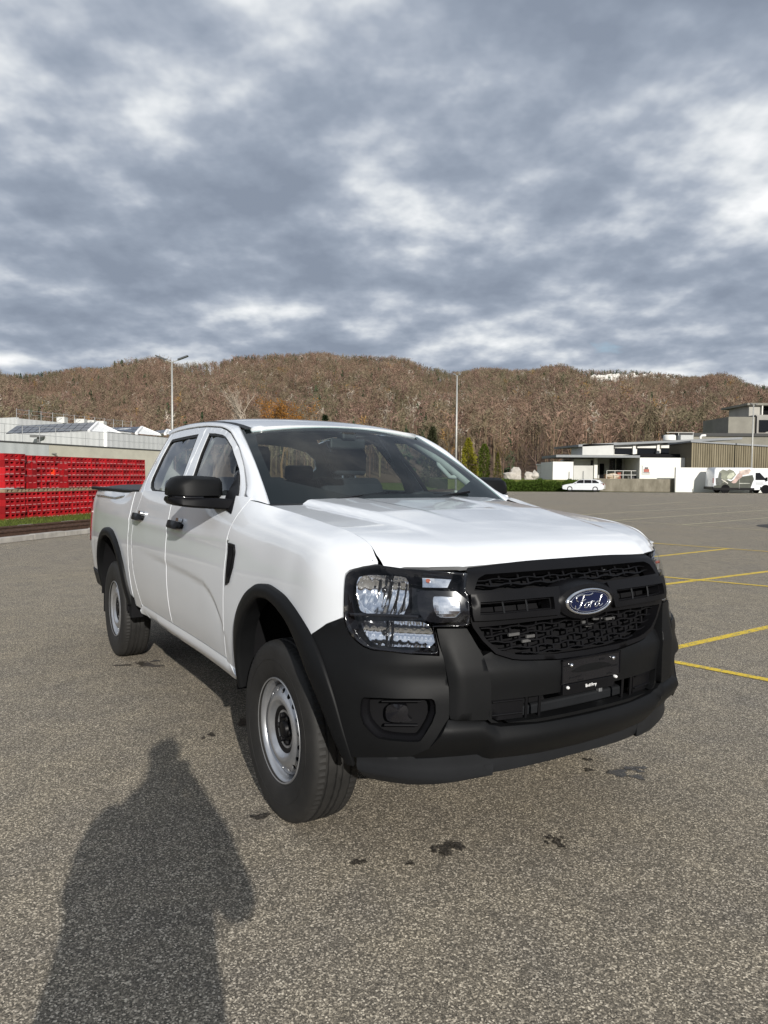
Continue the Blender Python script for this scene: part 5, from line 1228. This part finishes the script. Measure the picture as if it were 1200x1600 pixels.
# lower lip
lp = [(.606,.612),(.470,.600),(.452,.588),(.405,.576),(.25,.571),(0,.569)]
lpb = [(.672,.530),(.740,.500),(.715,.476),(.61,.474),(.40,.474),(.25,.468),(0,.462)]
lpo = [(-u, v) for u, v in lp]+[(u, v) for u, v in lp[::-1]][1:]+[(u, v) for u, v in lpb]+[(-u, v) for u, v in lpb[::-1]][1:]
panel('bumper_lip', FS, lpo, M_BLK, T, d=lambda a, b: np.interp(b-np.interp(np.abs(a), [0,.42,.47,.7], [0,0,.035,.04]), [.44,.47,.50,.535,.552,.568,.59], [-.03,-.012,.010,.030,.028,.006,0]), h=.02, thick=.05)
cv = [(-.44,.480),(.44,.480),(.44,.421),(.20,.430),(0,.432),(-.20,.430),(-.44,.421)]
panel('bumper_valance', FS, cv, M_GREY, T, d=lambda a, b: np.interp(b, [.42,.44,.46,.48], [-.022,-.012,-.022,-.03]), h=.02, thick=.04)
# number plate carrier
pc = empty('plate_carrier'); pc.parent = T
MB().box((.885, -.157, .695), (.915, .157, .787)).build('carrier_plate', M_GLOSSB, pc, bevel=.004)
MB().box((.912, -.157, .782), (.918, .157, .788)).box((.912, -.157, .700), (.918, -.152, .788)).box((.912, .152, .700), (.918, .157, .788)).build('carrier_rim', M_TRIM, pc)
MB().box((.890, -.150, .655), (.917, .120, .694)).build('carrier_strip', M_TRIM, pc, bevel=.002)
rng_ = random.Random(3)
for k in range(26):
    y = rng_.uniform(-.14, .13); z = rng_.uniform(.70, .775)
    if abs(y) < .045: continue
    MB().cbox((.9155, y, z), (.002, .028, .004)).build('carrier_slot', M_DARK, pc)
for y, z, r in ((-.112,.765,.008),(.112,.765,.008),(-.128,.683,.006),(.128,.690,.006)):
    MB().lathe([(0, .926), (r*.7, .925), (r, .920), (r, .912)], 12, 'x', (0, y, z)).build('screw', M_CHROME if r > .007 else M_WHITE, pc, True)
tx = bpy.data.curves.new('carrier_text', 'FONT'); tx.body = 'Emil Frey'; tx.size = .0155; tx.align_x = 'CENTER'; tx.extrude = .0004; tx.offset = .0004
to = bpy.data.objects.new('tmp', tx); COL.objects.link(to); dg = bpy.context.evaluated_depsgraph_get()
tm = bpy.data.meshes.new_from_object(to.evaluated_get(dg)); bpy.data.objects.remove(to)
tm.materials.clear(); t_o = link('carrier_lettering', tm, M_WHITE, pc, False)
t_o.matrix_local = Matrix(((0, 0, 1, .9178), (1, 0, 0, -.005), (0, 1, 0, .672), (0, 0, 0, 1)))

# wheels
def tyre_mesh():
    n = 168; R_, W = .381, .122
    prof = []            # (y, r)
    half = [(.0,0),(.008,0),(.010,-.008),(.020,-.008),(.022,0),(.052,0),(.054,-.008),(.064,-.008),(.066,-.0015),(.092,-.004)]
    tread = [(-y, r) for y, r in half[::-1]]+[(y, r) for y, r in half]
    side = [(.100,-.007),(.110,-.014),(.117,-.026),(.1215,-.050),(.1225,-.080),(.120,-.110),(.113,-.140),(.103,-.160),(.092,-.168),(.085,-.170)]
    prof = [(-y, r) for y, r in side[::-1]]+tread+[(y, r) for y, r in side]
    V = []
    for k in range(n):
        a = 2*math.pi*k/n
        for y, r in prof:
            rr = R_+r
            if .066 <= abs(y) <= .112 and r > -.02 and k % 2 == 0: rr -= .004
            if abs(y) < .066 and (k+int(abs(y)*200)) % 4 == 0: rr -= .0025
            V.append((rr*math.cos(a), y*.88, rr*math.sin(a)))
    m = len(prof); Fc = [(k*m+i, k*m+i+1, ((k+1) % n)*m+i+1, ((k+1) % n)*m+i) for k in range(n) for i in range(m-1)]
    return V, Fc
tv, tf = tyre_mesh()
WX = {'f': 0., 'r': -3.27}
def DISC(a, r):                # wheel disc, angle a, radius r; outward +y
    y = np.interp(r, [.070,.085,.092,.105,.118,.130,.142,.150,.182,.190], [.060,.060,.060,.070,.083,.087,.083,.078,.060,.056])
    return np.stack([r*np.cos(a), y, r*np.sin(a)], 1)
proto = {}
def wheel(x, sd):
    w_ = empty('wheel', (x, sd*.790, .379), 0 if sd > 0 else math.pi); w_.parent = T; w_.rotation_euler = (0, 0, 0 if sd > 0 else math.pi)
    if not proto:
        ty = mesh('tyre', tv, tf, M_TYRE, w_, True); shade_angle(ty, 28)
        bd = MB().tube([(0, 0, 0)]*0 or [(.300*math.cos(a), .1073, .300*math.sin(a)) for a in np.linspace(0, 2*math.pi, 65)], .0022, 4, False).build('sidewall_ring', M_TYRE, w_, True)
        rm = MB().lathe([(.214,.094),(.219,.096),(.222,.092),(.221,.086),(.212,.082),(.206,.076),(.202,.066),(.199,.055),(.192,.048),(.187,.02),(.180,-.06),(.190,-.09)], 72).build('rim', M_STEEL, w_, True, fix=False)
        rm.data.flip_normals(); shade_angle(rm, 50)
        hol = []
        for k in range(18):
            a0 = 2*math.pi*(k+.5)/18; hol.append([(a0+.078*math.cos(t), .166+.0105*math.sin(t)) for t in np.linspace(0, 2*math.pi, 13)[:-1]])
        dsc = panel('wheel_disc', DISC, [(0, .070), (0, .188), (2*math.pi, .188), (2*math.pi, .070)], M_STEEL, w_, holes=hol, h=.010, sc=(.13, 1), thick=.006)
        dsc.data.flip_normals()
        MB().lathe([(0,.020),(.186,.018)], 48).build('brake_drum', M_DARK, w_, True)
        hc = MB().lathe([(0,.076),(.024,.076),(.032,.073),(.036,.064),(.038,.056),(.060,.056),(.080,.060),(.096,.066),(.104,.066),(.106,.055)], 40).build('hub_cap', M_TRIM, w_, True); shade_angle(hc, 30)
        for k in range(6):
            a = 2*math.pi*k/6; MB().lathe([(0,.072),(.010,.071),(.0125,.067),(.0125,.050)], 6, 'y', (.058*math.cos(a), 0, .058*math.sin(a))).build('lug_nut', M_TRIM, w_)
        proto['w'] = w_
    else:
        for ch in proto['w'].children:
            c = ch.copy(); COL.objects.link(c); c.parent = w_
    return w_
for x in (0., -3.27):
    for sd in (-1, 1): wheel(x, sd)
# underside
MB().box((-4.2, -.55, .42), (.62, .55, .56)).build('chassis', M_DARK, T)
MB().box((-2.6, -.80, .50), (-.52, .80, .58)).build('cab_floor', M_DARK, T)
MB().tube([(-3.27, -.72, .37), (-3.27, .72, .37)], .05, 10).tube([(0, -.72, .37), (0, .72, .37)], .04, 10).tube([(-3.27, .1, .37), (-3.27, -.1, .37)], [.13, .13], 12).build('axle', M_DARK, T)
for sd in (-1, 1):
    MB().box((-2.78, sd*.87 if sd > 0 else -.88, .40), (-2.70, sd*.88 if sd > 0 else -.70, .56)).build('sill_end_cap', M_DARK, T)
    MB().box((-3.74, min(sd*.66, sd*.88), .28), (-3.72, max(sd*.66, sd*.88), .62)).build('mud_flap', M_DARK, T)
# load bed
bm_ = MB(); bm_.box((-4.36, -.79, .80), (-2.73, .79, .84)); bm_.box((-2.76, -.84, .55), (-2.73, .84, 1.30)); bm_.build('bed_floor', M_DARK, T)
tg = MB().box((-4.40, -.72, .64), (-4.35, .72, 1.315)).build('tailgate', M_PAINT, T, bevel=.015)
MB().box((-4.41, -.70, .45), (-4.30, .70, .62)).build('rear_bumper', M_BLK, T, bevel=.02)
cvb = MB()
cvb.grid([[(x, y, 1.345+.018*(1-(y/.83)**2)-(.0 if abs(y) < .80 else .02)) for y in (-.845, -.82, -.6, -.3, 0, .3, .6, .82, .845)] for x in (-4.38, -4.30, -3.9, -3.4, -3.0, -2.74)])
cvb.build('bed_cover', plain('black tonneau vinyl', (.015, .015, .016), .55, bump=.3, bscale=200), T, True)
for sd in (-1, 1):
    MB().box((-4.36, min(sd*.80, sd*.862), 1.312), (-2.74, max(sd*.80, sd*.862), 1.340)).build('bed_rail_cap', M_BLK, T, bevel=.008)
    MB().tube([(-4.05, sd*.862, 1.262), (-4.0, sd*.875, 1.268), (-3.2, sd*.885, 1.268), (-3.0, sd*.875, 1.285), (-2.95, sd*.862, 1.292)], .007, 6).build('side_grip_rail', M_CHROME, T, True)
# cabin
MB().prism([(-.44,1.28),(-.50,1.305),(-.70,1.290),(-.86,1.255),(-.90,1.15),(-.84,.85),(-.44,.85)], -.70, .70, 1).build('dashboard', M_DASH, T, bevel=.02)
def seat(x, y):
    s_ = MB().prism([(x+.25,.80),(x+.26,.90),(x+.20,.95),(x-.20,.91),(x-.22,.80)], y-.25, y+.25, 1).build('seat', M_SEAT, T, bevel=.04, seg=3)
    MB().prism([(x-.16,.90),(x-.12,.98),(x-.26,1.40),(x-.32,1.45),(x-.39,1.43),(x-.28,.90)], y-.24, y+.24, 1).build('seat_back', M_SEAT, s_, bevel=.05, seg=3)
    MB().prism([(x-.30,1.46),(x-.29,1.60),(x-.32,1.645),(x-.38,1.64),(x-.40,1.60),(x-.38,1.46)], y-.125, y+.125, 1).build('headrest', M_SEAT, s_, bevel=.03, seg=3)
    MB().tube([(x-.33, y-.05, 1.38), (x-.34, y-.05, 1.5)], .007, 6).tube([(x-.33, y+.05, 1.38), (x-.34, y+.05, 1.5)], .007, 6).build('headrest_post', M_CHROME, s_)
seat(-1.32, -.36); seat(-1.32, .36)
rb_ = MB().prism([(-2.05,.80),(-2.05,.92),(-2.45,.92),(-2.47,.80)], -.66, .66, 1).build('rear_bench', M_SEAT, T, bevel=.04)
MB().prism([(-2.42,.90),(-2.56,1.42),(-2.65,1.42),(-2.55,.90)], -.66, .66, 1).build('bench_back', M_SEAT, rb_, bevel=.04)
for y in (-.42, .42, 0):
    MB().prism([(-2.56,1.42),(-2.57,1.53),(-2.63,1.54),(-2.65,1.42)], y-.12, y+.12, 1).build('headrest', M_SEAT, rb_, bevel=.025)
sw = MB().tube([(-.83+.07*math.sin(a)*1.0-.0, .37+.185*math.cos(a), 1.19+.165*math.sin(a)) for a in np.linspace(0, 2*math.pi, 41)], .015, 8, False).build('steering_wheel', M_DASH, T, True)
MB().tube([(-.60,.37,1.12),(-.83,.37,1.19)], [.04,.06], 10).tube([(-.83,.20,1.19),(-.83,.54,1.19)], .018, 6).build('steering_column', M_DASH, sw, True)
MB().cbox((-1.02, 0, 1.645), (.025, .24, .065)).build('rear_view_mirror', M_DASH, T, bevel=.015)
MB().cbox((-1.03, 0, 1.69), (.08, .10, .05)).build('mirror_mount', M_DASH, T, bevel=.015)
for sd in (-1, 1):
    MB().tube([(-.60, sd*.695, 1.36), (-.90, sd*.630, 1.540), (-1.22, sd*.570, 1.690)], [.03, .03, .03], 8).build('pillar_trim', M_LINER, T, True)
    MB().grid([[(-1.50-o*.12, sd*(.866-.5*(z-1.33)-.05), z) for z in np.linspace(1.28, 1.72, 5)] for o in (0, 1)]).build('pillar_trim', M_LINER, T, True)
    MB().tube([(-.78, sd*.650, 1.455), (-.82, sd*.615, 1.452), (-.92, sd*.600, 1.525), (-.96, sd*.615, 1.555)], .014, 8).build('grab_handle', M_LINER, T, True)
    panel('door_card', FS, sgn([(2.2,.6),(3.9,.6),(3.9,1.32),(2.15,1.32)], sd), M_DASH, T, d=-.075, h=.1, thick=.004)
    # wiper
    MB().tube([(-.35+.02*0, sd*.0-.55+.55*(sd > 0)+.10, 1.335), (-.42, -.55+.55*(sd > 0)+.45, 1.372)], .008, 5).build('wiper', M_TRIM, T)
MB().tube([(-2.2, -.53, 1.30), (-2.2, -.53, 1.30+.0)], .0, 4) if False else None
# ------------------------------------------------------------------ parked vehicles
def car_wheel(parent, x, y, r, wd=.2, rimc=(.35, .35, .36)):
    w_ = MB().lathe([(r*.62, wd/2), (r*.9, wd/2), (r, wd*.35), (r, -wd*.35), (r*.9, -wd/2), (r*.62, -wd/2)], 28, 'y', (x, y, r)).build('tyre', M_TYRE, parent, True, fix=True)
    s = -1 if y < 0 else 1
    m_ = MB().lathe([(0, s*(wd/2-.03)), (r*.2, s*(wd/2-.02)), (r*.58, s*(wd/2-.05)), (r*.64, s*(wd/2))], 20, 'y', (x, y, r)); m_.build('rim', plain('car rim', rimc, .35, .6), parent, True, fix=True)
# white estate car, three quarter front view, nose to the left
est = empty('estate_car', (at(912, 768, 72.6).x, 72.6, 0), math.radians(180-24)); est.scale = (.86,)*3
tag(est, 'white estate car parked in front of the stained retaining wall', 'car')
def prof_body(pr, half, name, mat, parent, inset=.06, smooth_=True):
    """side profile (x,z) lofted across y with tucked edges"""
    secs = []
    for y, k in ((-half, .0), (-half+.06, .6), (-half*.6, 1.), (half*.6, 1.), (half-.06, .6), (half, 0.)):
        cx = sum(p[0] for p in pr)/len(pr); cz = sum(p[1] for p in pr)/len(pr); f = 1-inset*(1-k)
        secs.append([(cx+(x-cx)*f, y, cz+(z-cz)*f) for x, z in pr])
    m_ = MB(); m_.grid([q+q[:1] for q in secs]); n = len(pr); m_.add(secs[0], [tuple(range(n))]); m_.add(secs[-1], [tuple(range(n))])
    o = m_.build(name, mat, parent, True, fix=True); shade_angle(o, 32); return o
prof_body([(2.30,.28),(2.36,.50),(2.30,.70),(2.05,.80),(1.35,.93),(1.10,.95),(-1.90,.98),(-2.28,.95),(-2.36,.70),(-2.33,.35),(-2.2,.25),(-1.75,.22),(1.7,.20)], .90, 'body', M_PAINT, est, .05)
cb = prof_body([(1.22,.92),(.45,1.36),(.20,1.42),(-1.35,1.43),(-1.75,1.38),(-2.18,.99),(-1.9,.95)], .76, 'cabin', M_PAINT, est, .06)
for s in (-1, 1):
    for q in ([(.95,.98),(.42,1.31),(.20,1.36),(-.10,1.365),(-.10,.99)], [(-.16,.99),(-.16,1.365),(-.95,1.36),(-.98,1.0)], [(-1.04,1.0),(-1.02,1.355),(-1.38,1.34),(-1.80,1.06),(-1.78,1.01)]):
        MB().prism(q, s*.755, s*.775, 1).build('side_window', M_WIN, est, fix=True)
    MB().prism([(2.31,.62),(2.33,.74),(2.02,.80),(1.92,.72),(2.2,.62)], s*.60, s*.86, 1).build('headlight', M_REFL, est, fix=True)
    MB().cbox((.72, s*.93, 1.02), (.16, .20, .12)).build('door_mirror', M_PAINT, est, bevel=.03)
    MB().prism([(-2.30,.78),(-2.33,.95),(-2.0,.97),(-1.95,.86)], s*.62, s*.885, 1).build('tail_lamp', M_RED, est, fix=True)
MB().add([(1.17, -.66, .955), (1.17, .66, .955), (.44, .60, 1.375), (.44, -.60, 1.375)], [(0, 1, 2, 3)]).build('windscreen', M_WIN, est)
MB().prism([(2.352,.36),(2.385,.50),(2.365,.70),(2.30,.72),(2.30,.34)], -.33, .33, 1).build('grille', M_GLOSSB, est, fix=True)
for k in range(4): MB().cbox((2.385-.002*k, 0, .42+.07*k), (.012, .60, .012)).build('grille_bar', M_CHROME, est)
for s in (-1, 1): MB().prism([(2.33,.28),(2.38,.36),(2.36,.44),(2.28,.44)], s*.42, s*.80, 1).build('air_intake', M_DARK, est, fix=True)
MB().box((2.36, -.26, .42), (2.40, .26, .53)).build('number_plate', M_WHITE, est)
for x in (1.42, -1.40):
    for s in (-1, 1): car_wheel(est, x, s*.80, .33, .22, (.03, .03, .03))
# white panel van with printed sides, nose to the right
van = empty('panel_van', (at(1126, 770, 72.3).x, 72.3, 0), 0); tag(van, 'white panel van with dark green and pink printed side by the lamp post', 'van')
vw = 62/FOC*72.3; vh = 2.50                                     # wheelbase and height
vb = prof_body([(vw+.98,.42),(vw+1.0,.80),(vw+.85,1.08),(vw+.25,1.28),(vw-.55,2.16),(vw-1.0,2.44),(vw-1.5,vh),(-.98,vh-.02),(-1.10,2.30),(-1.18,1.2),(-1.20,.42),(-1.0,.32),(vw+.8,.30)], .98, 'body', M_PAINT, van, .035)
MB().prism([(vw-1.02,1.28),(vw-1.02,1.98),(vw-.62,2.0),(vw-.02,1.40),(vw-.04,1.28)], -.95, -.984, 1).build('side_window', M_WIN, van, fix=True)
MB().add([(vw+.24, -.80, 1.33), (vw+.24, .80, 1.33), (vw-.50, .76, 2.13), (vw-.50, -.76, 2.13)], [(0, 1, 2, 3)]).build('windscreen', M_WIN, van)
MB().box((-1.22, -.985, .30), (vw-1.1, -.94, .52)).build('side_sill', M_TRIM, van); MB().box((vw-.55, -.985, .30), (vw-.4, -.94, .62)).build('side_sill', M_TRIM, van)
MB().box((-1.27, -.98, .36), (-1.15, .98, .62)).build('rear_bumper', M_TRIM, van, bevel=.03); MB().box((vw+.80, -.96, .34), (vw+1.06, .96, .70)).build('front_bumper', M_TRIM, van, bevel=.06)
MB().box((-1.215, -.97, .95), (-1.16, -.86, 1.45)).build('tail_lamp', M_RED, van)
MB().cbox((vw+.02, -1.08, 1.38), (.16, .14, .36)).build('door_mirror', M_TRIM, van, bevel=.03)
MB().prism([(vw+.90,.98),(vw+.96,.80),(vw+.70,.80),(vw+.55,1.02)], -.975, -.93, 1).build('headlight', M_REFL, van, fix=True)
def wrap(name, c, poly, dep):
    MB().prism([(x, z) for x, z in poly], -.981-dep, -.955, 1).build(name, plain('van print '+name, c, .4, 0, .35, 2.5), van, fix=True)
wrap('printed_panel', (.035, .04, .028), [(-1.13,.52),(vw-1.45,.52),(vw-1.28,1.05),(vw-1.15,1.35),(vw-1.3,1.78),(1.6,1.62),(1.1,1.5),(.5,1.15),(.0,1.35),(-.4,1.0),(-.55,.85),(-1.10,.72)], .002)
wrap('printed_foliage', (.16, .17, .13), [(-.55,.95),(-.75,1.55),(-.65,2.05),(-.3,2.30),(.1,2.18),(.35,2.32),(.75,2.15),(1.0,1.8),(.6,1.3),(.2,1.35),(-.2,1.0)], .004)
wrap('printed_foliage', (.06, .065, .06), [(-.95,.80),(-.98,1.45),(-.70,1.50),(-.62,1.95),(-.42,1.98),(-.45,1.50),(-.25,1.1),(-.5,.75)], .006)
wrap('printed_flower', (.42, .30, .27), [(.55,1.05),(.75,1.25),(1.05,1.75),(1.35,2.05),(1.75,2.0),(1.55,1.55),(1.25,1.35),(1.0,1.0),(.75,.95)], .007)
wrap('printed_flower', (.50, .40, .36), [(1.25,2.1),(1.6,2.25),(2.3,2.34),(2.45,2.2),(2.2,1.85),(1.75,1.75),(1.5,1.85)], .008)
wrap('printed_leaf', (.40, .42, .33), [(.10,1.55),(.35,1.95),(.75,2.0),(.85,1.75),(.55,1.45),(.25,1.35)], .009)
wrap('printed_arm', (.55, .52, .47), [(-.42,1.30),(-.36,1.36),(.25,.98),(.22,.90)], .010)
wrap('printed_stripe', (.42, .43, .38), [(1.3,.92),(1.3,.985),(2.35,.985),(2.35,.93)], .011)
for k in range(2): wrap('door_lettering', (.28, .29, .30), [(vw-.98+.0*k, .98-.12*k), (vw-.98, 1.05-.12*k), (vw-.25+.1*k, 1.05-.12*k), (vw-.25+.1*k, .98-.12*k)], .004)
wrap('door_seam', (.25, .25, .25), [(1.32,.42),(1.35,.42),(1.35,2.30),(1.32,2.30)], .012)
for x in (0, vw):
    for s in (-1, 1): car_wheel(van, x, s*.86, .35, .22, (.30, .30, .31))
    MB().lathe([(.44, -.986), (.44, -.90)], 28, 'y', (x, 0, .40)).lathe([(.0, -.984), (.44, -.984)], 28, 'y', (x, 0, .40)).build('wheel_arch', M_DARK, van, True)

# ------------------------------------------------------------------ the photographer behind the camera (its shadow lies in the picture)
ph = empty('person', (-.06, -.33, 0)); tag(ph, 'person in a dark coat holding up a phone, seen as a shadow', 'person')
M_COAT = plain('dark wool coat', (.02, .02, .025), .95); M_SKIN = plain('skin', (.50, .32, .24), .6); M_HAIR = plain('dark hair', (.03, .02, .015), .7)
def skin_mesh(name, verts, edges, radii, mat, parent, root=0, sub=2):
    me = bpy.data.meshes.new(name); me.from_pydata(verts, edges, []); o = link(name, me, mat, parent, False)
    md = o.modifiers.new('skin', 'SKIN'); md.use_smooth_shade = True
    for i, r in enumerate(radii): me.skin_vertices[0].data[i].radius = r if isinstance(r, tuple) else (r, r)
    me.skin_vertices[0].data[root].use_root = True
    s_ = o.modifiers.new('sub', 'SUBSURF'); s_.levels = s_.render_levels = sub; return o
bv = [(0,0,.86),(0,0,1.06),(0,.01,1.26),(0,.0,1.36),(.02,.02,1.44),(.04,.04,1.545),(.045,.05,1.625),          # pelvis..head top 0-6
      (-.18,0,1.33),(-.24,.08,1.10),(-.11,.29,1.34),(-.075,.325,1.39),                                   # left arm 7-10
      (.18,0,1.33),(.30,.07,1.08),(.12,.29,1.34),(.075,.325,1.39),                                       # right arm 11-14
      (-.10,0,.80),(-.11,.02,.46),(-.11,-.02,.09),(-.11,.13,.05), (.10,0,.80),(.11,.02,.46),(.11,-.02,.09),(.11,.13,.05)]
be = [(0,1),(1,2),(2,3),(3,4),(4,5),(5,6),(2,7),(7,8),(8,9),(9,10),(2,11),(11,12),(12,13),(13,14),(0,15),(15,16),(16,17),(17,18),(0,19),(19,20),(20,21),(21,22)]
br = [(.17,.13),(.155,.12),(.17,.12),(.09,.08),(.052,.055),(.075,.088),(.06,.07),.065,.052,.038,.034,.065,.052,.038,.034,.085,.058,.042,.036,.085,.058,.042,.036]
skin_mesh('body', bv, be, br, M_SKIN, ph)
hair = boulder(random.Random(1), (.085, .095, .10), M_HAIR, 'hair', ph, (.042, .02, 1.60), 2)
coat = MB(); cs = []
for z, rx, ry, dx in ((.42,.30,.23,0),(.60,.285,.22,0),(.80,.265,.20,0),(.98,.245,.18,0),(1.12,.245,.175,0),(1.22,.25,.165,0),(1.29,.238,.15,0),(1.335,.185,.15,.015),(1.365,.12,.14,.045),(1.40,.080,.12,.075),(1.44,.068,.10,.08),(1.455,.05,.08,.08)):
    cs.append([(dx+rx*math.cos(a), ry*math.sin(a), z) for a in np.linspace(0, 2*math.pi, 29)])
coat.grid(cs).build('coat', M_COAT, ph, True)
for s in (-1, 1):
    MB().tube([(s*.17,0,1.31),(s*(.24 if s > 0 else .21),.04,1.20),((.30 if s > 0 else -.235),.08,1.09),((.22 if s > 0 else -.18),.19,1.22),((.125 if s > 0 else -.12),.27,1.33)], [.075,.078,.072,.06,.046], 12).build('coat_sleeve', M_COAT, ph, True)
    for k in range(4):
        b = Vector((s*.048, .312, 1.355+.022*k)); MB().tube([b, b+Vector((s*.012, .022, .004)), b+Vector((-s*.006, .030, .006)), b+Vector((-s*.03, .026, .006))], [.009, .009, .008, .006], 7).build('finger', M_SKIN, ph, True)
    MB().tube([(s*.05,.310,1.37),(s*.042,.305,1.41),(s*.022,.305,1.435)], [.011,.010,.007], 7).build('thumb', M_SKIN, ph, True)
phn = MB().box((-.038, -.021, 1.333), (.038, -.012, 1.480)).build('smartphone', M_GLOSSB, None, bevel=.006); tag(phn, 'dark smartphone held up by the person behind the camera', 'smartphone')
